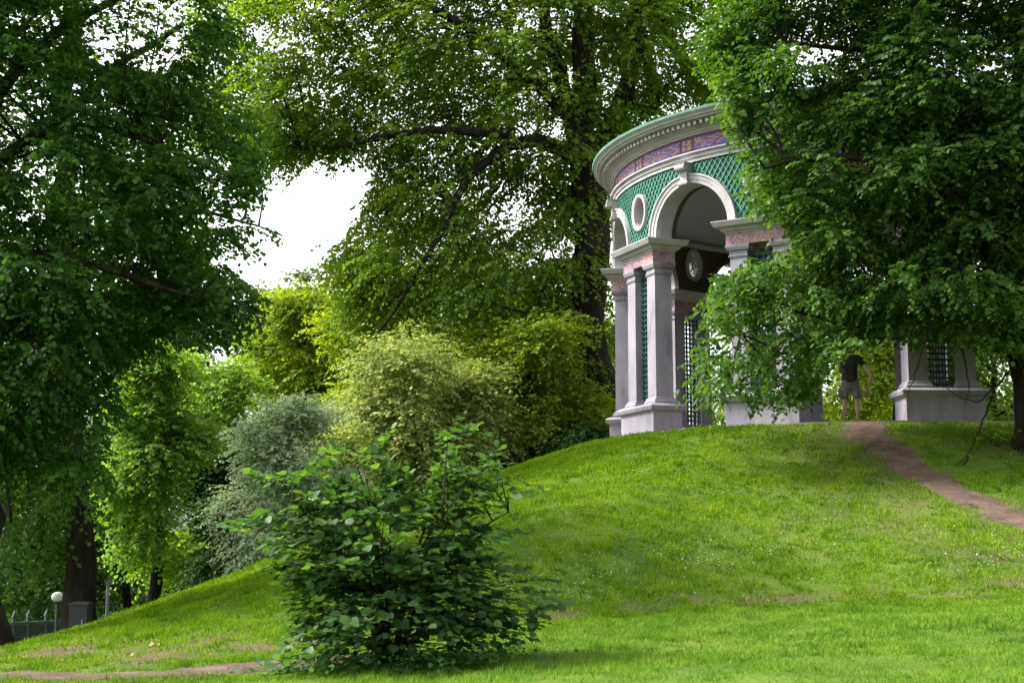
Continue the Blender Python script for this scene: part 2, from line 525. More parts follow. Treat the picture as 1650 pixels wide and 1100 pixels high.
def grass():
    rng = np.random.default_rng(4)
    Xs, Ys = [], []
    for (x0, x1, y0, y1, n) in ((-6.5, 6.5, 9.5, 18, 160000), (-10, 10, 18, 25, 150000), (-13, 13.5, 25, 34, 150000)):
        X, Y = scatter(n, x0, x1, y0, y1, rng)
        Xs.append(X); Ys.append(Y)
    tx, ty = rng.uniform(-10, 12, 16000), rng.uniform(12, 32, 16000)
    ntf = 13
    Xs.append((tx[:, None] + rng.normal(size=(16000, ntf)) * .045).ravel()); Ys.append((ty[:, None] + rng.normal(size=(16000, ntf)) * .045).ravel())
    ttone = np.concatenate([np.zeros(sum(map(len, Xs[:-1]))), np.repeat(rng.choice([-.30, -.18, .16, .3], 16000), ntf)])
    X, Y = np.concatenate(Xs), np.concatenate(Ys)
    tuft = ttone != 0
    Z = ground(X, Y)
    ok = in_view(np.stack([X, Y, Z], -1), 60, 40)
    r, d = polar(X, Y)
    ok &= ~((r < 6.3))
    keep = rng.random(len(X))
    ok &= keep > np.clip(foot_band(X, Y) * 1.25, 0, .93)
    dh = dist_poly(X, Y, PATH_HILL[::3]); ok &= (dh > .30 + .09 * rng.normal(size=len(X)))
    dl = dist_poly(X, Y, PATH_LOW[::3]); ok &= (dl > .26 + .06 * rng.normal(size=len(X)))
    # thin, trodden turf right of the path and on the upper right
    thin = np.clip((X - 2.6) / 4, 0, 1) * np.clip((Y - 17.3) / 4, 0, 1)
    ok &= keep > thin * (.30 + .5 * vnoise(X * 1.5, Y * 1.5, 55))
    X, Y, Z, r, ttone, tuft = X[ok], Y[ok], Z[ok], r[ok], ttone[ok], tuft[ok]
    n = len(X)
    rf = foot(polar(X, Y)[1])
    lawn_ = r > rf + .35 * vnoise(X * .7, Y * .7, 71)
    h = np.where(lawn_, .036, .042) * rng.uniform(.55, 1.5, n) * (1 + .35 * vnoise(X * 1.3, Y * 1.3, 77) + .75 * vnoise(X * 3.4, Y * 2.6, 79, 2)) * np.where(tuft, 1.3, 1)
    w = rng.uniform(.006, .012, n) * np.clip(Y / 17, .8, 1.7)
    az = rng.uniform(0, 2 * np.pi, n)
    lean = rng.uniform(.1, .9, n) * h
    la = rng.uniform(0, 2 * np.pi, n)
    V = np.zeros((n, 3, 3))
    base = np.stack([X, Y, Z - .008], -1)
    sd_ = np.stack([np.cos(az) * w, np.sin(az) * w, 0 * w], -1)
    V[:, 0] = base - sd_; V[:, 1] = base + sd_
    V[:, 2] = base + np.stack([np.cos(la) * lean, np.sin(la) * lean, h], -1)
    # position-borne colour: the lawn in front is a cooler green than the mound
    big = .5 + .5 * vnoise(X * .45, Y * .45, 91)
    fine = .5 + .62 * vnoise(X * 3.0, Y * 2.2, 93, 4)
    rnd = np.clip(.36 * rng.random(n) + .30 * big + .85 * (fine - .5) + np.where(lawn_, .16, .26) + ttone, 0, 1)
    ok2 = (rng.random(n) > np.clip((.47 - fine) * 3.0, 0, .86)) | tuft
    V, rnd, r, rf, X = V[ok2], rnd[ok2], r[ok2], rf[ok2], X[ok2]
    cool = np.clip((r - rf) / 2.5, 0, 1) * np.clip((X + 4) / 4, .4, 1)
    m, nt, b = new_mat('grass_blade')
    nt.nodes.remove(b)
    a = nt.nodes.new('ShaderNodeAttribute'); a.attribute_name = 'rnd'
    c = nt.nodes.new('ShaderNodeAttribute'); c.attribute_name = 'cool'
    r1 = ramp(nt, [(0, (.048, .105, .006)), (.45, (.098, .190, .008)), (.8, (.150, .265, .010)), (1, (.215, .30, .022))])
    r2 = ramp(nt, [(0, (.055, .13, .012)), (.5, (.122, .235, .022)), (1, (.22, .335, .048))])
    nt.links.new(a.outputs['Fac'], r1.inputs[0]); nt.links.new(a.outputs['Fac'], r2.inputs[0])
    mx = nt.nodes.new('ShaderNodeMix'); mx.data_type = 'RGBA'
    nt.links.new(c.outputs['Fac'], mx.inputs[0]); nt.links.new(r1.outputs[0], mx.inputs[6]); nt.links.new(r2.outputs[0], mx.inputs[7])
    d = nt.nodes.new('ShaderNodeBsdfDiffuse'); t = nt.nodes.new('ShaderNodeBsdfTranslucent')
    nt.links.new(mx.outputs[2], d.inputs[0]); nt.links.new(mx.outputs[2], t.inputs[0])
    s = nt.nodes.new('ShaderNodeMixShader'); s.inputs[0].default_value = .45
    nt.links.new(d.outputs[0], s.inputs[1]); nt.links.new(t.outputs[0], s.inputs[2])
    nt.links.new(s.outputs[0], nt.nodes['Material Output'].inputs['Surface'])
    me = fast_mesh('grass', V, [(0, 1, 2)], 3, m, {'rnd': rnd, 'cool': cool})
    tag(link('grass', me), 'short green grass covering the mound and the lawn', 'grass', kind='stuff')

    # clover heads and pale leaf blades low on the slope
    k = 90000
    X, Y = rng.uniform(-1.5, 9, k), rng.uniform(15.5, 27, k)
    Z = ground(X, Y)
    r, dg = polar(X, Y)
    e = r - foot(dg)
    dens = np.clip(vnoise(X * .7, Y * .7, 61) * 1.4 + .1, 0, 1) ** 1.5 * np.exp(-((e + 2.1) / 1.7) ** 2) + .02 * (e < 0)
    ok = (rng.random(k) < dens) & in_view(np.stack([X, Y, Z], -1)) & (r > 7) & (dist_poly(X, Y, PATH_HILL[::3]) > .6)
    X, Y, Z = X[ok], Y[ok], Z[ok]
    n = len(X)
    c0 = np.stack([X, Y, Z + rng.uniform(.035, .09, n)], -1)
    a1 = rng.normal(size=(n, 3)); a1[:, 2] *= .35; a1 /= np.linalg.norm(a1, axis=1)[:, None]
    a2 = np.cross(a1, np.array([0, 0, 1.]) + .3 * rng.normal(size=(n, 3))); a2 /= np.linalg.norm(a2, axis=1)[:, None]
    sz = rng.uniform(.007, .015, n)[:, None]
    V = np.stack([c0 - a1 * sz, c0 + a2 * sz * .8, c0 + a1 * sz, c0 - a2 * sz * .8], 1)
    cm = leaf_mat('clover_leaf', (.10, .20, .06), (.20, .31, .13), (.42, .48, .34), trans=.3, gloss=.06, tcol=(1.2, 1.2, .9))
    me = fast_mesh('clover', V, [(0, 1, 2, 3)], 4, cm, {'rnd': rng.random(n) ** 1.3})
    tag(link('clover', me), 'pale clover scattered low on the mound', 'clover', kind='stuff')

    # fallen leaves
    k = 9000
    X, Y = rng.uniform(-8, 12, k), rng.uniform(13, 29, k)
    Z = ground(X, Y)
    fb = foot_band(X, Y)
    r, dg = polar(X, Y)
    thin = np.clip((X - 4.5) / 4, 0, 1) * (r > 7)
    ok = (rng.random(k) < fb * .30 + .030 * thin + .004) & in_view(np.stack([X, Y, Z], -1)) & (r > 7)
    X, Y, Z = X[ok], Y[ok], Z[ok]
    n = len(X)
    c0 = np.stack([X, Y, Z + rng.uniform(.025, .055, n)], -1)
    az = rng.uniform(0, 6.28, n)
    a1 = np.stack([np.cos(az), np.sin(az), rng.normal(size=n) * .35], -1)
    a2 = np.stack([-np.sin(az), np.cos(az), rng.normal(size=n) * .35], -1)
    sz = rng.uniform(.014, .036, n)[:, None]
    V = np.stack([c0 - a1 * sz, c0 + a2 * sz * .7, c0 + a1 * sz, c0 - a2 * sz * .7], 1)
    V[:, 1, 2] += .01; V[:, 3, 2] += .012
    cm = leaf_mat('fallen_leaf', (.10, .045, .02), (.24, .11, .04), (.42, .24, .07), trans=.2, gloss=.04, tcol=(1, 1, 1))
    me = fast_mesh('fallen_leaves', V, [(0, 1, 2, 3)], 4, cm, {'rnd': rng.random(n)})
    tag(link('fallen_leaves', me), 'brown fallen leaves lying on the worn turf', 'fallen leaves', kind='stuff')


grass()

# ------------------------------------------------------------------ the pavilion
YAW = math.radians(14.5)
R0 = 5.6
BAY = 2 * math.pi * R0 / 10
pav = empty('garden_pavilion', (CX, CY, ZB), 'round open pavilion with arches, teal trellis and painted friezes on top of the grassy mound', 'pavilion', rz=math.pi - YAW)


def flat_frame(t):
    c, s = math.cos(t), math.sin(t)
    def f(p):           # p = (tangent, radial, z)
        p = np.asarray(p, float)
        return np.stack([p[..., 1] * c - p[..., 0] * s, p[..., 1] * s + p[..., 0] * c, p[..., 2]], -1)
    return f


def curve_frame(t):
    def f(p):           # p = (arc length at R0, radial, z)
        p = np.asarray(p, float)
        a = t + p[..., 0] / R0
        return np.stack([p[..., 1] * np.cos(a), p[..., 1] * np.sin(a), p[..., 2]], -1)
    return f


Z_LEDGE, Z_IMP, Z_ARCH = .74, 4.51, 6.02
R_IN, R_OUT = 5.34, 5.82
PH = .70                                   # half width of a pier at the spring of the arches
AR = BAY / 2 - PH                          # arch radius
OC_Z, OC_A, OC_B = 5.28, .26, .36          # oculus


def pier_parts(t):
    fr = flat_frame(t)
    mb = MB()
    rc = 5.62
    mb.loft([(-.35, .82, .36), (.56, .82, .36), (.56, .80, .34)], fr, cy=rc)
    mb.loft([(.561, .83, .37), (.60, .90, .43), (.665, .92, .45), (.685, .92, .45), (.74, .84, .37)], fr, cy=rc)
    plinth = mb.build('plinth', M['stone'], None)
    mb = MB()
    for s in (-.50, .50):
        mb2 = MB()
        mb2.loft([(.741, .275, .29), (.80, .275, .29), (.83, .25, .265), (.88, .235, .25), (.90, .205, .22), (3.70, .195, .21)], fr, cx=s, cy=rc)
        mb2.loft([(3.701, .21, .225), (3.74, .225, .24), (3.75, .225, .24), (3.76, .205, .22), (3.84, .21, .225),
                  (3.86, .25, .265), (3.93, .275, .29), (3.975, .275, .29)], fr, cx=s, cy=rc)
        o = mb2.build('pilaster', M['stone'], plinth)
    # trellis between the pilasters, front and back layers
    mb = MB()
    for rad in (5.50, 5.655):
        for i in range(5):
            mb.box((-.26 + .13 * i, rad, 2.30), (.026, .022, 3.02), M=fr)
        for j in range(24):
            mb.box((0, rad + .0225, .86 + j * .126), (.585, .020, .024), M=fr)
    mb.build('lattice_panel', M['lattice'], plinth)
    mb = MB()
    mb.loft([(3.976, .755, .285), (4.225, .755, .285)], fr, cy=rc)
    mb.build('painted_frieze', M['frieze_pink'], plinth)
    mb = MB()
    mb.loft([(4.226, .77, .30), (4.26, .78, .31), (4.27, .82, .35), (4.33, .86, .39), (4.36, .95, .48), (4.44, .99, .52), (4.46, 1.0, .53), (4.48, 1.0, .53), (Z_IMP, .86, .40)], fr, cy=rc)
    mb.build('impost', M['trim'], plinth)
    return plinth


def link_child(o, parent):
    o.parent = parent
    return o


for k in range(10):
    t = math.radians(36 * (k - 1))
    o = pier_parts(t)
    o.name = 'pier'
    link_child(o, pav)


# arcaded wall, one bay at a time (pier axis to pier axis the bays share an edge)
def wall_bay(mb, t):
    fr = curve_frame(t)
    L = BAY / 2
    outer = [(-PH, Z_IMP), (PH, Z_IMP)]
    na = 14
    right = [(L - AR * math.cos(a), Z_IMP + AR * math.sin(a)) for a in np.linspace(0, math.pi / 2, na + 1)]
    outer = [(-PH + (2 * PH) * i / 6, Z_IMP) for i in range(7)] + right[1:]
    top = [(L, Z_ARCH)] + [(L - 2 * L * i / 20, Z_ARCH) for i in range(1, 20)] + [(-L, Z_ARCH)]
    left = [(-x, z) for x, z in right[::-1]]
    ring = outer + top + left[:-1]
    no = 28
    hole = [(OC_A * math.cos(a), OC_Z + OC_B * math.sin(a)) for a in np.linspace(0, 2 * math.pi, no, endpoint=False)]
    pts = [Vector(p) for p in ring + hole]
    nr = len(ring)
    inner = []
    for x in np.arange(-L + .2, L, .2):
        for z in np.arange(Z_IMP + .15, Z_ARCH, .2):
            if (x / (OC_A + .08)) ** 2 + ((z - OC_Z) / (OC_B + .08)) ** 2 < 1: continue
            if math.hypot(abs(x) - L, z - Z_IMP) < AR + .06: continue
            if abs(x) > PH and z < Z_IMP + .1: continue
            inner.append(Vector((x, z)))
    edges = [(i, (i + 1) % nr) for i in range(nr)] + [(nr + i, nr + (i + 1) % no) for i in range(no)]
    vs, es, fs, *_ = delaunay_2d_cdt(pts + inner, edges, [], 0, 1e-5)
    V2 = np.array([(v.x, v.y) for v in vs])
    keep = []
    for f_ in fs:
        c = V2[list(f_)].mean(0)
        if (c[0] / OC_A) ** 2 + ((c[1] - OC_Z) / OC_B) ** 2 < .985: continue
        if math.hypot(abs(c[0]) - L, c[1] - Z_IMP) < AR * .997: continue
        keep.append(tuple(f_))
    Vf = fr(np.stack([V2[:, 0], np.full(len(V2), R_OUT), V2[:, 1]], -1))
    Vb = fr(np.stack([V2[:, 0], np.full(len(V2), R_IN), V2[:, 1]], -1))
    mb.add(Vf, keep, 0)
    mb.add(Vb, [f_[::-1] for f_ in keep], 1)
    def reveal(loop, closed=False):
        q = list(loop)
        if closed: q = q + [q[0]]
        q = np.array(q)
        a = fr(np.stack([q[:, 0], np.full(len(q), R_OUT), q[:, 1]], -1))
        b_ = fr(np.stack([q[:, 0], np.full(len(q), R_IN), q[:, 1]], -1))
        n = len(q)
        mb.add(np.concatenate([a, b_]), [(i, i + n, i + n + 1, i + 1) for i in range(n - 1)], 2)
    reveal(right); reveal(left); reveal(hole, True)
    reveal([(-PH, Z_IMP), (PH, Z_IMP)])


mb = MB()
for k in range(10): wall_bay(mb, math.radians(36 * (k - 1)))
wall = mb.build('arcade_wall', [M['teal'], M['dark_inside'], M['trim']], pav)

# diagonal trellis on the wall: thin laths kept clear of arches and oculi
mb = MB()
AOUT = AR + .21


def clear(s, z):
    if z < Z_IMP + .01 or z > Z_ARCH - .01: return False
    k = round(s / BAY); x = s - k * BAY
    if (x / (OC_A + .09)) ** 2 + ((z - OC_Z) / (OC_B + .09)) ** 2 < 1: return False
    h = abs(x) - BAY / 2
    if math.hypot(h, z - Z_IMP) < AOUT: return False
    if z < Z_IMP + .02 and abs(x) > PH: return False
    return True


sl = 1.55
pitch = BAY / 26
for sgn in (-1, 1):
    rad = R_OUT + (.012 if sgn < 0 else .024)
    fr0 = curve_frame(0)
    n = 0
    for i in range(-30, 26 * 10 + 1):
        run = []
        s0 = i * pitch
        zs = np.arange(Z_IMP + .02, Z_ARCH, .035)
        if sgn < 0: ss = s0 + (Z_ARCH - zs) / sl
        else: ss = s0 + (zs - Z_IMP) / sl
        flags = [clear(a_, b_) and 0 <= a_ < BAY * 10 for a_, b_ in zip(ss, zs)] + [False]
        st = None
        for q, fl in enumerate(flags):
            if fl and st is None: st = q
            if not fl and st is not None:
                if q - st >= 2:
                    sub = slice(st, q)
                    a_, z_ = ss[sub], zs[sub]
                    w = .0105
                    m_ = len(a_)
                    loA = np.stack([a_ - w, np.full(m_, rad), z_], -1); hiA = np.stack([a_ + w, np.full(m_, rad), z_], -1)
                    loB = loA.copy(); loB[:, 1] = R_OUT + .002; hiB = hiA.copy(); hiB[:, 1] = R_OUT + .002
                    P = fr0(np.concatenate([loA, hiA, loB, hiB]))
                    fs = []
                    for j in range(m_ - 1):
                        fs += [(j, m_ + j, m_ + j + 1, j + 1), (j, j + 1, 2 * m_ + j + 1, 2 * m_ + j), (m_ + j, 3 * m_ + j, 3 * m_ + j + 1, m_ + j + 1)]
                    mb.add(P, fs)
                st = None
mb.build('trellis', M['trellis'], wall)


def sweep_profile(mb, path, prof, fr, closed=False, mi=0):
    """path: (s, z) points with outward normals; prof: (offset outward in the wall plane, radial)"""
    path = np.asarray(path, float)
    if closed: tan = (np.roll(path, -1, 0) - np.roll(path, 1, 0))
    else: tan = np.gradient(path, axis=0)
    tan /= np.linalg.norm(tan, axis=1)[:, None]
    nrm = np.stack([tan[:, 1], -tan[:, 0]], 1)
    n, k = len(path), len(prof)
    P = []
    for o_, r_ in prof:
        q = path + nrm * o_
        P.append(np.stack([q[:, 0], np.full(n, r_), q[:, 1]], -1))
    P = fr(np.stack(P, 1)).reshape(-1, 3)
    fs = []
    for i in range(n if closed else n - 1):
        i2 = (i + 1) % n
        for j in range(k):
            j2 = (j + 1) % k
            fs.append((i * k + j, i * k + j2, i2 * k + j2, i2 * k + j))
    mb.add(P, fs, mi)


for k in range(10):
    t = math.radians(36 * (k - 1) + 18)
    fr = curve_frame(t)
    # archivolt outside and a plainer one inside
    mb = MB()
    path = [(-AR * math.cos(a), Z_IMP + AR * math.sin(a)) for a in np.linspace(math.pi, 0, 41)]
    sweep_profile(mb, path, [(-.012, R_OUT - .10), (-.012, R_OUT + .045), (.07, R_OUT + .05), (.075, R_OUT + .065), (.16, R_OUT + .075), (.165, R_OUT + .10), (.20, R_OUT + .10), (.205, R_OUT - .01)], fr)
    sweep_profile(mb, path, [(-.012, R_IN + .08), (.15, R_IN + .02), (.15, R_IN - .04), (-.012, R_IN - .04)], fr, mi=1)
    arch = mb.build('archivolt', [M['trim'], M['dark_inside']], pav)
    # scrolled keystone
    mb = MB()
    fl = flat_frame(t)
    z0 = Z_IMP + AR
    mb.loft([(z0 - .07, .085, .10), (z0 + .02, .095, .13), (z0 + .12, .10, .12), (z0 + .26, .115, .14), (z0 + .34, .13, .19), (z0 + .40, .135, .21), (z0 + .41, .16, .24), (Z_ARCH - .015, .17, .25)], fl, cy=R_OUT + .03)
    for zc, rr_, ro in ((z0 + .33, .075, .22), (z0 - .02, .05, .14)):
        mb.tube([fl((-.14, R_OUT + ro, zc)), fl((.14, R_OUT + ro, zc))], rr_, 12)
    mb.build('keystone', M['trim'], arch)
    # oculus frame at the pier axis
    t2 = math.radians(36 * (k - 1))
    fr2 = curve_frame(t2)
    mb = MB()
    path = [(OC_A * math.cos(a), OC_Z + OC_B * math.sin(a)) for a in np.linspace(0, 2 * math.pi, 40, endpoint=False)]
    sweep_profile(mb, path, [(-.012, R_OUT - .08), (-.012, R_OUT + .05), (.03, R_OUT + .07), (.075, R_OUT + .07), (.08, R_OUT - .01)], fr2, closed=True)
    sweep_profile(mb, path, [(-.012, R_IN + .06), (.09, R_IN + .02), (.09, R_IN - .05), (-.012, R_IN - .05)], fr2, closed=True)
    oc = mb.build('oculus_frame', M['trim'], pav)
    # wrought rosette in the oculus
    mb = MB()
    rr_ = R_IN + .10
    for a in np.linspace(0, 2 * math.pi, 8, endpoint=False):
        cxs, czs = .145 * math.cos(a), OC_Z + .21 * math.sin(a)
        lp = [fr2((cxs + .055 * math.cos(b_), rr_, czs + .07 * math.sin(b_))) for b_ in np.linspace(0, 2 * math.pi, 13)]
        mb.tube(lp, .011, 5)
        mb.tube([fr2((.07 * math.cos(a), rr_, OC_Z + .10 * math.sin(a))), fr2((OC_A * math.cos(a), rr_, OC_Z + OC_B * math.sin(a)))], .008, 5)
    mb.tube([fr2((.08 * math.cos(b_), rr_, OC_Z + .11 * math.sin(b_))) for b_ in np.linspace(0, 2 * math.pi, 17)], .011, 5)
    mb.build('rosette_grille', M['metal'], oc)


def ring(mb, prof, n=180, mi=0, closed=True):
    """revolve a closed (radius, z) profile"""
    a = np.linspace(0, 2 * np.pi, n, endpoint=False)
    k = len(prof)
    P = np.array([[(r * math.cos(x), r * math.sin(x), z) for r, z in prof] for x in a]).reshape(-1, 3)
    fs = []
    for i in range(n):
        i2 = (i + 1) % n
        for j in range(k if closed else k - 1):
            j2 = (j + 1) % k
            fs.append((i * k + j, i2 * k + j, i2 * k + j2, i * k + j2))
    mb.add(P, fs, mi)


mb = MB()
ring(mb, [(R_IN - .02, Z_ARCH + .001), (R_OUT + .05, Z_ARCH + .001), (R_OUT + .05, 6.10), (R_OUT + .08, 6.105), (R_OUT + .08, 6.17), (R_OUT + .14, 6.20), (R_OUT + .14, 6.235), (R_OUT + .02, 6.25), (R_IN - .02, 6.25)])
mb.build('architrave', M['trim'], pav)
mb = MB()
ring(mb, [(R_IN - .02, 6.251), (R_OUT + .02, 6.251), (R_OUT + .02, 6.619), (R_IN - .02, 6.619)])
fz = mb.build('painted_frieze', M['frieze_blue'], pav)
fz['label'] = 'blue painted frieze with red panel borders'
mb = MB()
rb = R_OUT + .021
for z0, z1 in ((6.252, 6.285), (6.585, 6.618)):
    ring(mb, [(rb, z0), (rb + .008, z0), (rb + .008, z1), (rb, z1)])
for k in range(20):
    t = math.radians(18 * k)
    fr = curve_frame(t)
    for s in (-.19, .19):
        mb.box((s, rb + .004, 6.435), (.035, .012, .298), M=fr)
mb.build('frieze_border', M['red'], fz)
for nm, col, ph, amp, w, k_, dr in (('vine_scroll', [(.30, .19, .06), (.40, .27, .10)], 0.0, .085, .008, 90, .0016), ('leaf_scroll', [(.20, .19, .30), (.28, .27, .38)], 1.9, .10, .006, 140, .0010), ('flower_scroll', [(.26, .05, .03), (.34, .09, .05)], .8, .05, .005, 115, .0005)):
    mb = MB()
    th = np.linspace(0, 2 * np.pi, 4200, endpoint=False)
    tq = th + .010 * np.sin(2 * k_ * th + 1) * (3.2 * 60 / k_)
    zc = 6.435 + amp * np.sin(k_ * th + ph)
    P = np.concatenate([np.stack([(rb + dr) * np.cos(tq), (rb + dr) * np.sin(tq), zc + sg * w], -1) for sg in (-1, 1)])
    m_ = len(th)
    mb.add(P, [(j, (j + 1) % m_, m_ + (j + 1) % m_, m_ + j) for j in range(m_)])
    mb.build(nm, noisy(nm + '_paint', col, 20, .7), fz)
PLUM = noisy('plum_paint', [(.09, .03, .075), (.13, .05, .105)], 9, .7)
CREAM = noisy('cream_paint', [(.20, .16, .19), (.26, .22, .235)], 9, .7)
for k in range(20):
    fr = curve_frame(math.radians(18 * k))
    mb = MB()
    mb.box((0, rb + .0005, 6.435), (.342, .005, .298), M=fr)
    for dx, dz in ((-.08, -.07), (.08, -.07), (-.08, .07), (.08, .07)):
        mb.box((dx, rb + .004, 6.435 + dz), (.085, .010, .085), 1, M=fr)
    mb.box((0, rb + .004, 6.435), (.035, .012, .035), 1, M=fr)
    mb.build('rosette_panel', [PLUM, CREAM], fz)
mb = MB()
ro = R_OUT
ring(mb, [(R_IN - .02, 6.62), (ro + .05, 6.62), (ro + .06, 6.65), (ro + .09, 6.66), (ro + .12, 6.70), (ro + .20, 6.745), (ro + .215, 6.755), (ro + .215, 6.85), (ro + .37, 6.856), (ro + .42, 6.862), (ro + .44, 6.90), (ro + .48, 6.905), (ro + .50, 6.94), (ro + .54, 6.965), (ro + .55, 6.985), (R_IN - .02, 6.985)])
co = mb.build('cornice', M['trim'], pav)
mb = MB()
nd = 240
P, fs = [], []
for i in range(nd):                         # one toothed band
    for q, hi in ((0, 0), (.002, 1), (.52, 1), (.522, 0)):
        x = 2 * math.pi * (i + q) / nd
        rr_ = ro + (.335 if hi else .225)
        P += [(r * math.cos(x), r * math.sin(x), z) for r, z in ((ro + .205, 6.76), (rr_, 6.76), (rr_, 6.842), (ro + .205, 6.842))]
n4 = nd * 4
for i in range(n4):
    i2 = (i + 1) % n4
    fs += [(i * 4 + j, i2 * 4 + j, i2 * 4 + (j + 1) % 4, i * 4 + (j + 1) % 4) for j in range(4)]
mb.add(P, fs)
mb.build('dentils', M['trim'], co)
mb = MB()
ring(mb, [(ro + .57, 6.986), (ro + .58, 7.045), (4.0, 7.36), (2.0, 7.62), (.05, 7.74), (.05, 6.986)])
for i in range(40):
    a = 2 * math.pi * i / 40
    mb.tube([(r * math.cos(a), r * math.sin(a), z + .012) for r, z in ((ro + .57, 7.045), (4.0, 7.36), (2.0, 7.62), (.3, 7.73))], .018, 6)
mb.build('roof', M['copper'], pav)
mb = MB()
ring(mb, [(R_IN - .001, 5.74), (R_IN - .10, 5.76), (R_IN - .14, 5.84), (R_IN - .10, 5.90), (R_IN - .001, 5.92)])
ring(mb, [(R_IN - .001, 5.921), (R_IN - .15, 6.05), (4.7, 6.28), (3.6, 6.50), (2.0, 6.66), (.05, 6.72)], closed=False, n=120)
mb.build('ceiling', M['ceiling'], pav, smooth=True)
mb = MB()
ring(mb, [(.02, .06), (6.25, .06), (6.25, -.4), (.02, -.4)], n=90)
mb.build('floor', M['floor'], pav)

# ------------------------------------------------------------------ trees
LT_V = np.array([(0, 0, 0), (.30, -.40, .10), (.72, -.36, .07), (1.0, 0, -.06), (.72, .36, .07), (.30, .40, .10)], float)
LT_F = [(0, 1, 2, 3), (0, 3, 4, 5)]
HZ_V = np.array([(0, 0, 0), (.12, -.30, .05), (.45, -.46, .08), (.80, -.30, .03), (1.0, 0, -.10), (.80, .30, .03), (.45, .46, .08), (.12, .30, .05), (.5, 0, -.02)], float)
HZ_F = [(0, 1, 2, 8), (2, 3, 4, 8), (4, 5, 6, 8), (6, 7, 0, 8)]


def unit(a):
    return a / (np.linalg.norm(a, axis=-1, keepdims=True) + 1e-9)


def place_leaves(P, A, N, S, tmpl, rng):
    A = unit(A)
    N = unit(N - (N * A).sum(-1, keepdims=True) * A)
    B = np.cross(N, A)
    return P[:, None] + S[:, None, None] * (tmpl[None, :, 0:1] * A[:, None] + tmpl[None, :, 1:2] * B[:, None] + tmpl[None, :, 2:3] * N[:, None])


def crown(parent, base, mat, clumps, leaf, tw, lp, tlen, center, droop=.35, flat=.5, seed=0, tmpl=(LT_V, LT_F), updown=.75, cut=None, fill=.8):
    """sprays of leaves: twigs start inside each clump, run outward and droop; leaves sit alternately along them"""
    rng = np.random.default_rng(seed)
    C = np.repeat(clumps, tw, axis=0)
    n = len(C)
    ctone = np.repeat(rng.random(len(clumps)), tw)
    g = unit(rng.normal(size=(n, 3))) * (rng.random((n, 1)) ** .45)
    o = C[:, :3] + g * C[:, 3:4] * fill * np.array([1, 1, flat])
    outward = unit((C[:, :3] - center) * np.array([1, 1, .35]))
    d = unit(g * np.array([1, 1, .55]) * .9 + outward * .55 + rng.normal(size=(n, 3)) * np.array([.45, .45, .25]))
    L = tlen * rng.uniform(.55, 1.25, n)
    if cut is not None:
        k = cut(o + d * L[:, None] * .7 - np.array([0, 0, .25]) * droop * L[:, None], rng)
        C, n, ctone, g, o, d, L, outward = C[k], int(k.sum()), ctone[k], g[k], o[k], d[k], L[k], outward[k]
    t = (np.arange(lp)[None] + rng.uniform(0, .9, (n, lp))) / lp
    P = o[:, None] + d[:, None] * (L[:, None] * t)[..., None]
    P[..., 2] -= droop * L[:, None] * t ** 2
    dd = np.repeat(d[:, None], lp, 1).copy()
    dd[..., 2] -= 2 * droop * t
    side = unit(np.cross(dd, np.array([0, 0, 1.])))
    sg = np.where((np.arange(lp) % 2) == 0, 1, -1)[None, :, None]
    A = dd * .55 + side * sg * .8 + np.array([0, 0, -.30]) + rng.normal(size=P.shape) * .22
    N = np.array([0, 0, updown]) + rng.normal(size=P.shape) * .30 + np.repeat(rng.normal(size=(n, 1, 3)) * .28, lp, 1) + np.repeat(outward[:, None], lp, 1) * .25
    S = leaf * rng.uniform(.5, 1.3, P.shape[:2])
    tone = np.clip(.55 * rng.random(P.shape[:2]) + .45 * ctone[:, None], 0, 1)
    P, A, N, S, tone = P.reshape(-1, 3), A.reshape(-1, 3), N.reshape(-1, 3), S.ravel(), tone.ravel()
    V = place_leaves(P, A, N, S, tmpl[0], rng) - np.asarray(base)
    me = fast_mesh('crown', V, tmpl[1], len(tmpl[0]), mat, {'rnd': tone})
    return link('crown', me, parent)


def in_poly(u, v, poly):
    poly = np.asarray(poly, float)
    ins = np.zeros(np.shape(u), bool)
    x1, y1 = poly[:, 0], poly[:, 1]
    x2, y2 = np.roll(x1, -1), np.roll(y1, -1)
    for a, b, c, d in zip(x1, y1, x2, y2):
        if b == d: continue
        ins ^= ((b > v) != (d > v)) & (u < (c - a) * (v - b) / (d - b) + a)
    return ins


def poly_dist(u, v, poly):
    p = np.asarray(poly, float)
    d = np.full(np.shape(u), 1e9)
    for a, b in zip(p, np.roll(p, -1, 0)):
        ab = b - a
        t = np.clip(((u - a[0]) * ab[0] + (v - a[1]) * ab[1]) / (ab @ ab + 1e-9), 0, 1)
        d = np.minimum(d, np.hypot(u - a[0] - t * ab[0], v - a[1] - t * ab[1]))
    return d


def clumps_in(poly, n, dc, dd, r, seed, gaps=(), mind=.75, jit=.25):
    """clump centres (x, y, z, radius) filling a crown of that outline, thickest in its middle"""
    rng = np.random.default_rng(seed)
    p = np.asarray(poly, float)
    lo, hi = p.min(0), p.max(0)
    out = []
    tries = 0
    px = F / dc
    while len(out) < n and tries < n * 60:
        tries += 1
        u, v = rng.uniform(lo[0], hi[0]), rng.uniform(lo[1], hi[1])
        if not in_poly(u, v, p): continue
        if any(in_poly(u, v, g) for g in gaps): continue
        e = min(1.0, float(poly_dist(np.array(u), np.array(v), p)) / px / max(dd, .5))
        s = dd * math.sqrt(max(.06, 1 - (1 - e) ** 2))
        D = dc + rng.uniform(-1, 1) * s
        q = at(u, v, D)
        if q[2] < float(ground(q[0], q[1])) + .3: continue
        rr = r * rng.uniform(1 - jit, 1 + jit)
        if out:
            a = np.array(out)
            if (np.linalg.norm((a[:, :3] - q) * np.array([1, .8, 1.5]), axis=1) < mind * rr).any(): continue
        out.append((*q, rr))
    return np.array(out)


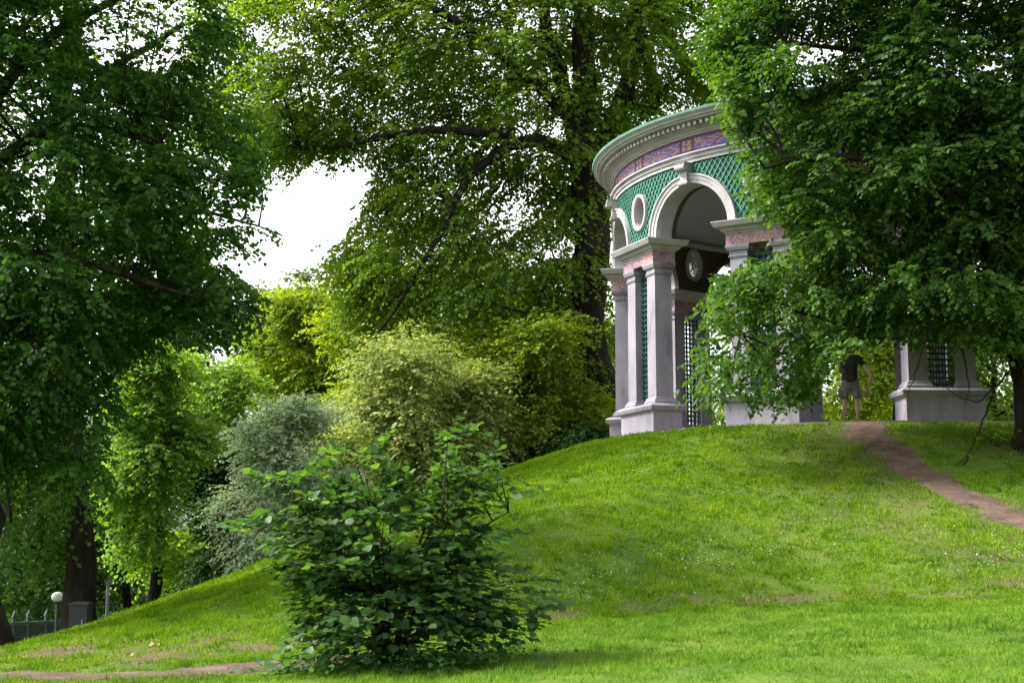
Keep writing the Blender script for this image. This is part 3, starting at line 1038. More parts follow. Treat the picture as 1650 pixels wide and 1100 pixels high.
def smooth_line(P, n):
    P = np.asarray(P, float)
    s = np.concatenate([[0], np.cumsum(np.linalg.norm(np.diff(P, axis=0), axis=1))])
    t = np.linspace(0, s[-1], n)
    Q = np.stack([np.interp(t, s, P[:, k]) for k in range(P.shape[1])], 1)
    for _ in range(2):
        Q[1:-1] = (Q[:-2] + 2 * Q[1:-1] + Q[2:]) / 4
    return Q


def wood(parent, base, trunk, limbs, clumps, mat, seed, nbr=60, br=.05, twigs=0, tlen=.8, flare=1.5):
    """trunk: (x, y, z, radius) rows; limbs the same; then boughs from the nearest wood to the clumps"""
    rng = np.random.default_rng(seed)
    mb = MB()
    lines = []
    for i, ln in enumerate([trunk] + list(limbs)):
        q = smooth_line(ln, 18 if i == 0 else 12)
        w = np.linalg.norm(q[-1, :3] - q[0, :3])
        wob = rng.normal(size=(len(q), 3)) * np.array([1, 1, .3]) * w * .008
        wob[0] = 0
        q[:, :3] += wob
        if i == 0:
            q[0, 3] *= flare; q[1, 3] *= 1 + (flare - 1) * .25
        mb.tube(q[:, :3], q[:, 3], 14 if i == 0 else 8, rough=.06, rng=rng)
        lines.append(q)
    allp = np.concatenate([l[2:] for l in lines])
    pick = clumps[rng.permutation(len(clumps))[:nbr]] if nbr else []
    for c in pick:
        dv = c[:3] - allp[:, :3]
        dist = np.linalg.norm(dv, axis=1) + np.clip(allp[:, 2] - c[2] + .4, 0, None) * 1.5
        j = int(dist.argmin())
        a, b = allp[j, :3], c[:3]
        ln = np.linalg.norm(b - a)
        if ln < .3: continue
        mid = (a + b) / 2 + np.array([0, 0, .10 * ln]) + rng.normal(size=3) * .06 * ln
        q = smooth_line(np.stack([a, a * .6 + mid * .4, mid, (mid + b) / 2 + np.array([0, 0, .03 * ln]), b]), 9)
        r0 = min(br * (.5 + ln * .14), allp[j, 3] * .8 + .01)
        mb.tube(q, np.linspace(r0, max(.006, r0 * .18), 9), 6)
        for _ in range(twigs):
            s = q[rng.integers(4, 9)]
            e = s + unit(rng.normal(size=3) * np.array([1, 1, .5]) + unit(b - a) * .8) * tlen * rng.uniform(.6, 1.4)
            m_ = (s + e) / 2 + np.array([0, 0, .06])
            mb.tube(smooth_line(np.stack([s, m_, e]), 5), np.linspace(r0 * .22 + .004, .003, 5), 4)
    return mb.build('trunk', mat, parent, base, smooth=True)


def wood_line(pts, d):
    """(u, v, depth or None, radius m) rows to world rows"""
    return np.array([(*at(u, v, dd), r) for u, v, dd, r in pts])


SKYGAP = [(340, 372), (400, 330), (450, 300), (520, 258), (600, 268), (592, 335), (545, 395), (505, 440), (430, 450), (350, 450)]

# --- the great lime behind the pavilion
B_POLY = [(340, -40), (480, -260), (760, -330), (1050, -300), (1250, -160), (1210, 120), (1130, 150), (1060, 190), (990, 240), (955, 300), (965, 420), (960, 560), (945, 690), (880, 715), (810, 700), (770, 620), (700, 590), (620, 590), (560, 530), (530, 460), (560, 370), (605, 290), (600, 262), (500, 262), (430, 275), (350, 240), (320, 120)]
bx = at(962, 690, 44.5); bx[2] = float(ground(bx[0], bx[1])) - .1
tB = empty('lime_tree', bx, 'huge lime tree with a dark trunk and spreading limbs behind the pavilion', 'tree')
trunkB = np.vstack([[*bx, .62], wood_line([(964, 640, 44.5, .58), (958, 500, 44.5, .54), (952, 380, 44.5, .52), (945, 300, 44.5, .52), (942, 230, 44.5, .46), (945, 130, 44.5, .36), (950, 20, 44.5, .28), (955, -120, 44.5, .16), (960, -220, 44.5, .07)], 0)])
limbsB = [wood_line(l, 0) for l in (
    [(942, 262, 44.5, .32), (905, 232, 44, .28), (865, 216, 43.6, .24), (830, 216, 43.4, .21), (785, 255, 43.2, .15), (745, 300, 43, .13), (715, 345, 42.8, .11), (698, 400, 42.8, .09), (672, 450, 42.8, .07), (640, 490, 42.8, .05), (610, 540, 42.6, .03)],
    [(830, 216, 42.6, .20), (780, 215, 42.6, .15), (720, 205, 42.8, .13), (640, 215, 43, .11), (570, 235, 43.2, .08), (480, 240, 43.6, .05)],
    [(945, 245, 44.5, .34), (905, 150, 45, .28), (880, 50, 45.3, .22), (860, -60, 45.5, .14)],
    [(950, 260, 44.5, .38), (1000, 180, 45.5, .33), (1025, 100, 46, .28), (1035, 0, 46.4, .2), (1040, -120, 46.6, .12)],
    [(1010, 165, 45.5, .26), (1055, 190, 45.8, .22), (1050, 120, 46.6, .2), (1025, 60, 47, .15)],
    [(1150, 170, 48, .24), (1120, 130, 48, .22), (1085, 80, 47.8, .2), (1060, 20, 47.5, .16), (1040, -80, 47, .1)],
    [(930, 200, 44.5, .22), (800, 80, 43.6, .16), (700, 10, 43, .12), (600, -20, 43, .07)],
    [(930, 420, 44.5, .14), (880, 440, 43, .10), (860, 520, 42.4, .07), (830, 600, 42.2, .05), (812, 650, 42, .03)],
)]
cB = clumps_in(B_POLY, 420, 46.0, 4.2, 1.2, 3, [SKYGAP], mind=.55)
cB = cB[~((cB[:, 1] < 41.3) & (cB[:, 0] > 2.2))]
wood(tB, bx, trunkB, limbsB, cB, M['bark'], 5, nbr=90, br=.07)


def cutB(P, rng):
    u, v = proj(P)
    r, _ = polar(P[:, 0], P[:, 1])
    wu = u + 20 * vnoise(u * .03, v * .03, 501)
    wv = v + 20 * vnoise(u * .03, v * .03, 503)
    win = in_poly(wu, wv, [(300, 430), (500, 430), (548, 470), (535, 520), (548, 570), (600, 610), (690, 640), (770, 665), (770, 780), (300, 780)])
    return ~((r < 6.7) & (P[:, 2] < 10.4)) & ~((in_poly(wu, wv, SKYGAP) | win) & (rng.random(len(u)) < .985))


crown(tB, bx, M['lime'], cB, .116, 70, 12, 1.0, at(945, 200, 46), droop=.45, seed=31, cut=cutB)

# --- the lime in front of the pavilion on the right
C_POLY = [(1165, -60), (1230, -200), (1500, -330), (1800, -250), (1900, 100), (1880, 420), (1800, 560), (1700, 600), (1640, 575), (1560, 560), (1500, 545), (1450, 545), (1400, 560), (1345, 590), (1300, 635), (1230, 655), (1165, 640), (1140, 590), (1150, 540), (1135, 450), (1200, 425), (1265, 380), (1225, 350), (1185, 300), (1172, 210), (1150, 120)]
cx0 = at(1682, 735, 26.3); cx0[2] = float(ground(cx0[0], cx0[1])) - .1
tC = empty('lime_tree', cx0, 'leafy dark green lime tree in front of the pavilion at the right edge', 'tree')
trunkC = np.vstack([[*cx0, .40], wood_line([(1668, 690, 26.3, .34), (1655, 600, 26.2, .27), (1632, 500, 26.2, .25), (1640, 380, 26.2, .23), (1645, 200, 26.3, .19), (1650, 20, 26.4, .13), (1655, -160, 26.5, .05)], 0)])
limbsC = [wood_line(l, 0) for l in (
    [(1636, 430, 26.2, .15), (1560, 330, 25.4, .12), (1450, 260, 24.9, .08), (1330, 250, 24.6, .05), (1230, 270, 24.5, .03)],
    [(1640, 330, 26.2, .14), (1570, 170, 26, .11), (1480, 100, 25.7, .09), (1395, 75, 25.6, .06), (1270, 70, 25.5, .03)],
    [(1634, 500, 26.2, .11), (1560, 440, 25.6, .07), (1440, 445, 25.2, .045), (1330, 480, 25, .03), (1200, 540, 24.8, .012)],
    [(1645, 220, 26.3, .12), (1720, 120, 26.5, .09), (1800, 60, 26.6, .05)],
    [(1640, 470, 26.2, .11), (1720, 430, 26, .08), (1800, 430, 25.8, .04)],
    [(1648, 90, 26.4, .10), (1560, -40, 26, .07), (1440, -120, 25.8, .04)],
)]
cC = clumps_in(C_POLY, 520, 26.2, 2.1, .60, 8, mind=.54)
edge = [(1150, 600), (1165, 560), (1140, 450), (1180, 440), (1240, 420), (1150, 505), (1170, 635), (1230, 640), (1175, 250), (1190, 190), (1185, 290), (1175, 140), (1300, 625), (1370, 565), (1550, 535), (1630, 560)]
ce = np.array([(*at(u, v, 24.9 + .5 * math.sin(i * 2.3)), .38) for i, (u, v) in enumerate(edge)])
cC = np.vstack([cC, ce])
wood(tC, cx0, trunkC, limbsC, cC, M['bark'], 9, nbr=120, br=.035, twigs=3, tlen=.6, flare=1.7)


def cutC(P, rng):
    u, v = proj(P)
    u = u + 16 * vnoise(v * .022, P[:, 1] * 1.1, 401) + 12 * rng.normal(size=len(u)) * (rng.random(len(u)) < .4)
    v = v + 12 * vnoise(u * .03, P[:, 1], 403)
    a = in_poly(u, v, [(900, -100), (1090, -100), (1120, 60), (1162, 160), (1198, 250), (1215, 330), (1270, 402), (1170, 432), (1118, 500), (1108, 640), (1130, 670), (900, 700)])
    b = (v > 655) & (u < 1330)
    c = (v > np.interp(u, [1310, 1335, 1390, 1440, 1560, 1700], [650, 590, 558, 540, 548, 575])) & (u > 1310) & (rng.random(len(u)) < .975)
    d = in_poly(u, v, [(1180, 335), (1265, 350), (1285, 400), (1175, 405)])
    thin = in_poly(u, v, [(1100, 400), (1290, 400), (1300, 655), (1100, 655)]) & (rng.random(len(u)) < .42)
    return ~(a | b | c | d | thin) & (P[:, 1] < 28.9)


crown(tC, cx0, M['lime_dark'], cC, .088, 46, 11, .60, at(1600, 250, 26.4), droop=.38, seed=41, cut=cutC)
mb = MB()
rngc = np.random.default_rng(77)
for pts in ([(1600, 640, 25.9), (1560, 735, 25.2), (1525, 765, 24.9), (1487, 778, 24.8)], [(1560, 735, 25.2), (1545, 770, 25), (1515, 802, 24.9)], [(1625, 600, 26), (1580, 650, 25.2), (1540, 640, 24.9), (1500, 600, 24.8)],
            [(1500, 520, 25), (1475, 600, 24.9), (1462, 640, 24.85)], [(1550, 560, 25.3), (1562, 620, 25.2), (1556, 650, 25.2)]):
    q = smooth_line(np.array([at(*p) for p in pts]), 14)
    q += rngc.normal(size=q.shape) * .012
    mb.tube(q, np.linspace(.022, .005, 14), 5)
mb.build('bare_twig', M['bark'], tC, cx0)

# --- trees at the left
A_POLY = [(-260, -150), (-100, -330), (160, -300), (300, -120), (330, 60), (290, 130), (370, 190), (425, 260), (430, 300), (385, 330), (350, 400), (355, 440), (385, 480), (365, 510), (300, 530), (235, 560), (185, 620), (165, 700), (130, 770), (60, 790), (-120, 760), (-280, 600), (-330, 200)]
ax = at(-44, 1035, 21.5); ax[2] = float(ground(ax[0], ax[1])) - .1
tA = empty('maple_tree', ax, 'dark leafy tree at the left edge, its boughs hanging over the lawn', 'tree')
trunkA = np.vstack([[*ax, .42], wood_line([(-40, 900, 21.5, .34), (-70, 740, 21.4, .31), (-90, 560, 21.3, .28), (-80, 380, 21.2, .24), (-40, 200, 21.2, .19), (0, 20, 21.2, .12), (30, -180, 21.2, .05)], 0)])
limbsA = [wood_line(l, 0) for l in (
    [(-85, 470, 21.3, .14), (20, 400, 20.4, .10), (140, 420, 19.8, .07), (220, 450, 19.5, .04), (320, 480, 19.3, .018)],
    [(-90, 600, 21.3, .13), (0, 520, 20.2, .09), (60, 540, 19.6, .05), (95, 640, 19.3, .03), (130, 740, 19.2, .015)],
    [(-70, 330, 21.2, .13), (60, 200, 20.6, .09), (180, 200, 20.2, .06), (290, 250, 20, .04), (400, 300, 19.9, .015)],
    [(-40, 200, 21.2, .11), (70, 60, 21, .08), (200, -10, 20.7, .05), (270, -60, 20.6, .03)],
)]
cA = clumps_in(A_POLY, 400, 20.8, 2.2, .52, 12, mind=.66)
ce = np.array([(*at(u, v, 19.6), .30) for u, v in [(400, 285), (430, 290), (395, 330), (360, 380), (340, 420), (360, 450), (385, 485), (365, 505), (310, 525), (300, 60), (280, 110), (165, 690), (135, 750)]])
cA = np.vstack([cA, ce])
wood(tA, ax, trunkA, limbsA, cA, M['bark'], 15, nbr=110, br=.03, twigs=3, tlen=.5, flare=1.6)


def cutA(P, rng):
    u, v = proj(P)
    a = in_poly(u, v, [(432, 225), (520, 190), (700, 200), (700, 470), (700, 640), (430, 640), (410, 560), (425, 470), (385, 440), (350, 445), (335, 408), (400, 400), (468, 392), (476, 362), (410, 350), (330, 372), (335, 352), (420, 318)])
    b = in_poly(u, v, [(70, 20), (105, 0), (100, 75), (66, 60)]) | in_poly(u, v, [(132, -20), (335, -20), (325, 70), (300, 130), (240, 110), (180, 105), (135, 90)])
    u = u + 22 * vnoise(u * .03, v * .03, 505); v = v + 18 * vnoise(u * .03 + 4, v * .03, 507)
    pen = in_poly(u, v, [(385, 335), (480, 345), (480, 400), (385, 405)]) & (rng.random(len(u)) < .85)
    w = 12 * np.sin(v * .05) + 9 * np.sin(v * .13 + 1)
    c = (u > 190 + w + .55 * np.clip(640 - v, 0, 400)) & (v > 545 + w)
    return ~pen & ~(a & (rng.random(len(u)) < .985)) & ~(b & (rng.random(len(u)) < .80)) & ~(c & (rng.random(len(u)) < .985))


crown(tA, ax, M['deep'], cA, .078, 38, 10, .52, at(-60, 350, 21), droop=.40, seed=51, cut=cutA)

A2_POLY = [(-200, -200), (0, -350), (250, -320), (330, -150), (340, 120), (420, 230), (420, 300), (350, 420), (340, 500), (260, 550), (185, 600), (150, 720), (130, 830), (105, 915), (20, 940), (-120, 850), (-240, 500)]
a2 = at(131, 1015, 31); a2[2] = float(ground(a2[0], a2[1])) - .1
tA2 = empty('lime_tree', a2, 'tall lime tree with a leaning dark trunk beside the grey cabinet', 'tree')
trunkA2 = np.vstack([[*a2, .42], wood_line([(130, 960, 31, .35), (133, 880, 31, .31), (118, 800, 31, .29), (104, 700, 31, .28), (100, 500, 31, .28), (108, 280, 31, .24), (117, 100, 31, .20), (120, -60, 31, .15), (124, -240, 31, .06)], 0)])
limbsA2 = [wood_line(l, 0) for l in (
    [(104, 640, 31, .14), (180, 560, 30, .10), (280, 520, 29.5, .06), (350, 500, 29.3, .03)],
    [(102, 440, 31, .15), (190, 350, 30, .11), (300, 335, 29.4, .06), (380, 350, 29.2, .03), (455, 378, 29.2, .008)],
    [(112, 180, 31, .13), (200, 100, 30.4, .09), (300, 40, 30, .05)],
    [(104, 700, 31, .12), (50, 640, 30, .08), (0, 700, 29.6, .05), (20, 840, 29.4, .03)],
    [(100, 560, 31, .12), (0, 420, 31, .08), (-100, 360, 31, .04)],
)]
cA2 = clumps_in(A2_POLY, 210, 31.4, 3.0, .9, 17, mind=.66)
cA2 = np.vstack([cA2, np.array([(*at(u, v, 29.2), .22) for u, v in ((395, 362), (425, 366), (448, 374), (438, 300), (405, 250), (345, 435))])])
wood(tA2, a2, trunkA2, limbsA2, cA2, M['bark'], 19, nbr=70, br=.04, flare=1.2)
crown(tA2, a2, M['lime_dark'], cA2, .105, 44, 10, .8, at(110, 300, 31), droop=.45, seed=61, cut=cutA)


# --- the trees and shrubs beyond
def far_tree(name, label, cat, u, d, vtop, vbot, hw, mat, leaf, ncl, tw, lp, seed, shape='round', group=None, bark='bark', trunk_r=.25, flat=.55, fill=.85, tl=None, depth=1.0, droop=.35):
    rng = np.random.default_rng(seed)
    px = F / d
    c = at(u, 900, d)
    base = np.array([c[0], d, float(ground(c[0], d)) - .08])
    zt, zb = at(u, vtop, d)[2], max(at(u, vbot, d)[2], base[2] + .05)
    R = hw / px
    t = empty(name, base, label, cat, group)
    H = zt - zb
    cl = []
    rc = min(.26 * R, .18 * H) + .12
    tries = 0
    lobes = []
    for _ in range(11):
        g = unit(rng.normal(size=3))
        h = rng.uniform(.12, .95)
        if shape == 'cone': k = 1.0 * (1 - h) ** .75 + .10
        elif shape == 'shrub': k = math.sqrt(max(0, 1 - h ** 2.2))
        else: k = math.sqrt(max(0, 1 - (2 * h - 1) ** 2)) * .95 + .08
        a = rng.uniform(0, 6.283)
        q = rng.uniform(.35, .80) * R * k
        lobes.append((q * math.cos(a), q * math.sin(a) * depth, zb + H * h, rng.uniform(.30, .52) * R * (.45 + .55 * k)))
    while len(cl) < ncl and tries < 6000:
        tries += 1
        lx, ly, lz, lr = lobes[rng.integers(len(lobes))]
        g = unit(rng.normal(size=3)) * rng.random() ** .22
        p = np.array([lx + g[0] * lr, ly + g[1] * lr, min(max(lz + g[2] * lr * .85, zb), zt)])
        p = p + np.array([base[0], base[1], 0]) + rng.normal(size=3) * .06 * R
        p[2] = min(p[2], zt - rc * .4)
        if p[2] < float(ground(p[0], p[1])) + .15: continue
        rr = rc * rng.uniform(.7, 1.35)
        if cl:
            a = np.array(cl)
            if (np.linalg.norm((a[:, :3] - p) * np.array([1, 1, 1.4]), axis=1) < .55 * rr).any(): continue
        cl.append((*p, rr))
    cl = np.array(cl)
    tw = int(tw * 1.25)
    leaf = leaf * .9
    top = np.array([base[0] + .05 * R, base[1], zb + H * .8])
    tk = np.array([[*base, trunk_r], [*(base * .7 + top * .3), trunk_r * .75], [*(base * .4 + top * .6), trunk_r * .5], [*top, trunk_r * .12]])
    wood(t, base, tk, [], cl, M[bark], seed + 1, nbr=min(26, ncl // 2), br=trunk_r * .22)
    crown(t, base, M[mat], cl, leaf, tw, lp, tl or rc * 1.15, np.array([base[0], base[1], zb + H * .45]), seed=seed + 2, flat=flat, fill=fill, droop=droop)
    return t


BG = 'trees beyond the mound'
far_tree('feathery_tree', 'light green feathery tree rising behind the leaning trunk', 'tree', 248, 37, 510, 985, 108, 'feather', .12, 150, 20, 9, 101, 'cone', BG, trunk_r=.2)
far_tree('feathery_tree', 'light green tree between the feathery tree and the yellow maple', 'tree', 368, 49, 490, 860, 84, 'feather', .13, 110, 22, 9, 105, 'round', BG)
far_tree('maple_tree', 'bright yellow green domed maple under the gap of sky', 'tree', 478, 56, 444, 720, 108, 'maple', .17, 110, 24, 9, 109, 'round', BG, flat=.4)
far_tree('distant_tree', 'grey green distant tree top left of the yellow maple', 'tree', 405, 84, 438, 640, 66, 'hazed_leaf', .22, 60, 30, 8, 113, 'round', BG)
far_tree('distant_tree', 'grey green distant tree top just above the yellow maple', 'tree', 468, 90, 436, 640, 50, 'hazed_leaf', .22, 50, 30, 8, 117, 'round', BG)
far_tree('distant_tree', 'distant tree half hidden behind the dark boughs at left', 'tree', 310, 88, 430, 660, 70, 'hazed_leaf', .22, 60, 28, 8, 121, 'round', BG)
far_tree('silvery_shrub', 'pale silvery grey shrub behind the hazel bush', 'shrub', 452, 34, 656, 915, 84, 'grey_leaf', .085, 140, 24, 9, 125, 'round', None, trunk_r=.08, tl=.6, flat=.8)
far_tree('flowering_lime', 'pale cream flowering tree in the middle distance beside the yellow lime', 'tree', 635, 39, 560, 800, 125, 'pale_leaf', .11, 170, 24, 9, 129, 'round', BG, trunk_r=.18, tl=.85, flat=.8)
far_tree('flowering_lime', 'smaller pale flowering tree right of the cream one', 'tree', 752, 40, 600, 790, 62, 'pale_leaf', .11, 90, 22, 9, 133, 'round', BG, trunk_r=.15, tl=.75, flat=.8)
far_tree('lime_tree', 'yellow green lime with its skirt touching the left shoulder of the mound', 'tree', 850, 42.5, 520, 745, 112, 'lime_yellow', .12, 150, 25, 9, 137, 'round', BG, tl=.9, flat=.8)
far_tree('lime_tree', 'soft yellow green tree between the yellow maple and the cream flowering tree', 'tree', 565, 50, 500, 800, 84, 'lime_yellow', .13, 120, 24, 9, 401, 'round', BG, tl=.9, flat=.8)
far_tree('pale_shrub', 'pale green shrub at the foot of the cream flowering tree', 'shrub', 545, 36, 690, 900, 62, 'pale_leaf', .09, 80, 22, 9, 405, 'round', None, trunk_r=.08, tl=.6, flat=.8)
far_tree('lime_tree', 'mid green tree filling the back above the silvery shrub', 'tree', 430, 62, 560, 860, 95, 'lime', .15, 100, 24, 9, 409, 'round', BG, tl=.9)
far_tree('low_shrub', 'low dark shrub at the top edge of the mound beside the pavilion', 'shrub', 938, 41, 682, 745, 48, 'dark_leaf', .10, 40, 30, 8, 141, 'shrub', None, trunk_r=.06)
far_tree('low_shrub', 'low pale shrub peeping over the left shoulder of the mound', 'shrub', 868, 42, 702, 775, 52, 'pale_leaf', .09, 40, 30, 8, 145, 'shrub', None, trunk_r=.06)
far_tree('low_shrub', 'low dark shrub behind the tip of the hazel bush', 'shrub', 770, 40, 715, 830, 62, 'dark_leaf', .10, 50, 30, 8, 149, 'shrub', None, trunk_r=.06)
far_tree('dark_shrub', 'dark shrub left of the hazel bush', 'shrub', 372, 35, 800, 960, 66, 'dark_leaf', .10, 60, 34, 8, 153, 'shrub', None, trunk_r=.07)
far_tree('dark_shrub', 'dark bushy shrub behind the silvery shrub', 'shrub', 545, 42, 740, 900, 80, 'dark_leaf', .11, 60, 30, 8, 157, 'shrub', None, trunk_r=.08)
far_tree('dark_tree', 'dark tree between the feathery tree and the silvery shrub', 'tree', 355, 46, 720, 960, 70, 'dark_leaf', .13, 80, 30, 8, 161, 'round', BG)
far_tree('dark_tree', 'dark tree behind the slate fence', 'tree', 60, 50, 640, 1000, 150, 'dark_leaf', .16, 90, 32, 8, 165, 'round', BG)
far_tree('dark_tree', 'dark understorey tree behind the pale lamp post', 'tree', 205, 52, 760, 1000, 95, 'dark_leaf', .15, 70, 30, 8, 169, 'round', BG)
far_tree('lime_tree', 'mid green tree behind the great lime left of its trunk', 'tree', 700, 66, 420, 760, 170, 'lime', .2, 90, 30, 8, 173, 'round', BG)
far_tree('lime_tree', 'mid green tree behind the great lime close to the pavilion', 'tree', 905, 68, 450, 760, 130, 'lime', .2, 80, 28, 8, 177, 'round', BG)
far_tree('lime_tree', 'bright green tree seen under the arch behind the standing person', 'tree', 1372, 52, 470, 760, 112, 'lime_yellow', .14, 90, 28, 8, 181, 'round', BG)
far_tree('lime_tree', 'green tree glimpsed between the pavilion and the right hand trunk', 'tree', 1610, 50, 420, 790, 125, 'lime', .14, 90, 26, 8, 185, 'round', BG)
far_tree('lime_tree', 'green tree glimpsed through the arch left of the nearest pier', 'tree', 1190, 58, 470, 730, 75, 'lime', .15, 60, 20, 8, 189, 'round', BG)
far_tree('dark_tree', 'shaded tree seen through the lattice of the right hand pier', 'tree', 1500, 60, 440, 760, 85, 'lime', .16, 60, 24, 8, 193, 'round', BG)
for i, (u, d, vt, hw) in enumerate(((-180, 95, 480, 210), (60, 100, 500, 160), (180, 98, 470, 120), (560, 100, 470, 130), (800, 96, 470, 150), (1020, 100, 520, 130), (1250, 98, 560, 130), (1450, 100, 500, 140), (1700, 96, 480, 160))):
    far_tree('distant_tree', ['hazy', 'rounded', 'tall', 'broad', 'dense'][i % 5] + ' distant tree of the far wood, ' + ['at the left edge', 'behind the slate fence', 'behind the feathery tree', 'behind the cream flowering tree', 'behind the yellow lime', 'behind the trunk of the great lime', 'behind the nearest pier', 'behind the standing person', 'at the right edge', 'beyond the right edge'][i], 'tree', u, d, vt, 900, hw, 'hazed_leaf', .26, 70, 26, 8, 211 + 4 * i, 'round', 'far wood')
for i, (u, d, vt, hw, lab) in enumerate(((20, 62, 860, 170, 'low dark hedge shrub behind the slate fence'), (260, 58, 850, 130, 'low dark hedge shrub behind the dark pole'), (500, 60, 720, 150, 'low hedge shrub behind the silvery shrub'), (700, 58, 720, 120, 'low hedge shrub behind the cream flowering tree'), (1400, 62, 640, 150, 'low hedge shrub behind the standing person'), (1640, 60, 640, 150, 'low hedge shrub behind the right hand trunk'))):
    far_tree('hedge_shrub', lab, 'shrub', u, d, vt, 1010 if u < 600 else 800, hw, 'dark_leaf' if u < 600 else 'lime', .16, 70, 26, 8, 301 + 4 * i, 'shrub', 'hedge shrubs', trunk_r=.1)

# --- the hazel bush in front
hz = at(625, 1068, 13.4); hz[2] = float(ground(hz[0], hz[1]))
bush = empty('hazel_bush', hz, 'wide hazel bush with round dark leaves standing at the foot of the mound', 'bush')
rngh = np.random.default_rng(2024)
HP = [(462, 860), (490, 825), (520, 800), (570, 782), (620, 785), (650, 785), (700, 765), (725, 750), (745, 765), (775, 790), (755, 820), (740, 860), (750, 890), (790, 945), (815, 985), (780, 1010), (770, 1045), (730, 1072), (620, 1080), (530, 1074), (505, 1035), (500, 985), (520, 940), (495, 900)]
stems, leafP, leafA, leafN, leafS, leafT = MB(), [], [], [], [], []
Cl = clumps_in(HP, 235, 13.4, .62, .15, 5, mind=.5)
tips = [(395, 845), (420, 852), (445, 842), (472, 838), (440, 778), (470, 792), (500, 772), (600, 740), (770, 758), (800, 750), (818, 788), (790, 782), (760, 795), (735, 700), (718, 735), (845, 950), (872, 972), (885, 978), (850, 985), (825, 960), (785, 885), (805, 935), (790, 1000), (470, 910), (485, 880), (490, 1060), (530, 1066), (570, 1070), (610, 1072), (650, 1070), (690, 1068), (730, 1060), (500, 1030), (550, 1040), (600, 1045), (650, 1042), (700, 1040), (750, 1035), (770, 1055), (420, 845), (455, 785), (520, 758), (722, 700), (712, 720), (785, 750), (795, 785), (770, 865), (830, 930), (858, 972), (815, 1000), (480, 1035), (485, 985), (570, 745), (615, 742), (640, 755), (500, 905), (440, 865)]
Cl = np.vstack([Cl, np.array([(*at(u, v, 13.2 + .3 * math.sin(3.1 * i)), .12) for i, (u, v) in enumerate(tips)])])
uu_, vv_ = proj(Cl[:, :3])
Cl = Cl[(vv_ > 900) | (rngh.random(len(Cl)) < .62) | (Cl[:, 3] < .125)]
mains = []
for i in range(13):
    a = i / 13 * 6.283 + rngh.uniform(-.2, .2)
    up = rngh.uniform(1.1, 1.9)
    out = rngh.uniform(.35, 1.15)
    q = np.array([hz + np.array([.07 * math.cos(a), .07 * math.sin(a), -.05]), hz + np.array([.3 * out * math.cos(a), .22 * out * math.sin(a), up * .45]), hz + np.array([.75 * out * math.cos(a), .5 * out * math.sin(a), up * .85]), hz + np.array([1.15 * out * math.cos(a), .75 * out * math.sin(a), up])])
    q = smooth_line(q, 12)
    stems.tube(q, np.linspace(.022, .006, 12), 6)
    mains.append(q)
allm = np.concatenate([q[2:] for q in mains])
for c in Cl:
    j = int((np.linalg.norm(allm - c[:3], axis=1) + np.clip(allm[:, 2] - c[2], 0, None)).argmin())
    a, b = allm[j], c[:3]
    ln = np.linalg.norm(b - a)
    if ln > .1:
        stems.tube(smooth_line(np.stack([a, (a + b) / 2 + np.array([0, 0, .08 * ln]), b]), 7), np.linspace(.008, .003, 7), 5)
    out = unit((b - (hz + np.array([0, 0, .7]))) * np.array([1, 1, .4]))
    ntw = 6 if c[3] > .125 else 3
    for _ in range(ntw):
        d = unit(out * .8 + rngh.normal(size=3) * np.array([.7, .7, .22]) + np.array([0, 0, .10]))
        L = rngh.uniform(.18, .38)
        o = b + rngh.normal(size=3) * c[3] * np.array([.6, .6, .4])
        n = rngh.integers(5, 8)
        tt = (np.arange(n) + .5) / n
        P = o + d * L * tt[:, None]; P[:, 2] -= .25 * L * tt ** 2
        stems.tube(np.vstack([o[None], P]), np.linspace(.004, .0018, n + 1), 4)
        side = unit(np.cross(d, [0, 0, 1.]))
        sg = np.where(np.arange(n) % 2 == 0, 1, -1)[:, None]
        A = d * .55 + side * sg * .85 + np.array([0, 0, -.18]) + rngh.normal(size=(n, 3)) * .22
        A[-1] = d
        leafP.append(P); leafA.append(A)
        leafN.append(np.array([0, 0, 1.0]) + rngh.normal(size=(n, 3)) * .34 + out * .28)
        leafS.append(rngh.uniform(.04, .118, n)); leafT.append(np.clip(.6 * rngh.random(n) + .4 * rngh.random(), 0, 1))
stems.build('stems', M['bark'], bush, hz, smooth=True)
P, A, N, S, T = (np.concatenate(x) for x in (leafP, leafA, leafN, leafS, leafT))
P[:, 2] = np.maximum(P[:, 2], ground(P[:, 0], P[:, 1]) + .03)
link('foliage', fast_mesh('foliage', place_leaves(P, A, N, S, HZ_V, rngh) - hz, HZ_F, 9, M['hazel'], {'rnd': T}), bush)

# low weeds round the bush's foot, and a seedling by the right hand trunk
k = 900
X, Y = rngh.normal(hz[0] + .05, .62, k), rngh.normal(hz[1] - .30, .22, k)
P = np.stack([X, Y, ground(X, Y) + rngh.uniform(.02, .16, k)], -1)
N = np.array([0, 0, 1.]) + rngh.normal(size=(k, 3)) * .5
me = fast_mesh('weeds', place_leaves(P, rngh.normal(size=(k, 3)) * np.array([1, 1, .3]), N, rngh.uniform(.03, .065, k), LT_V, rngh), LT_F, 6, M['weed'], {'rnd': rngh.random(k)})
tag(link('weeds', me), 'low green weeds growing round the foot of the hazel bush', 'weeds', kind='stuff')
sp = hit(1608, 722)
pl_ = empty('young_plant', sp, 'small bright leafed seedling beside the right hand trunk', 'plant')
mb = MB()
LP, LA = [], []
for i in range(9):
    a = i * 2.4
    e = sp + np.array([.30 * math.cos(a), .25 * math.sin(a), .22 + .03 * (i % 4)])
    mb.tube(smooth_line(np.stack([sp, (sp + e) / 2 + np.array([0, 0, .08]), e]), 6), np.linspace(.006, .003, 6), 5)
    for _ in range(6):
        LP.append(e + rngh.normal(size=3) * np.array([.09, .09, .05])); LA.append(rngh.normal(size=3) * np.array([1, 1, .3]))
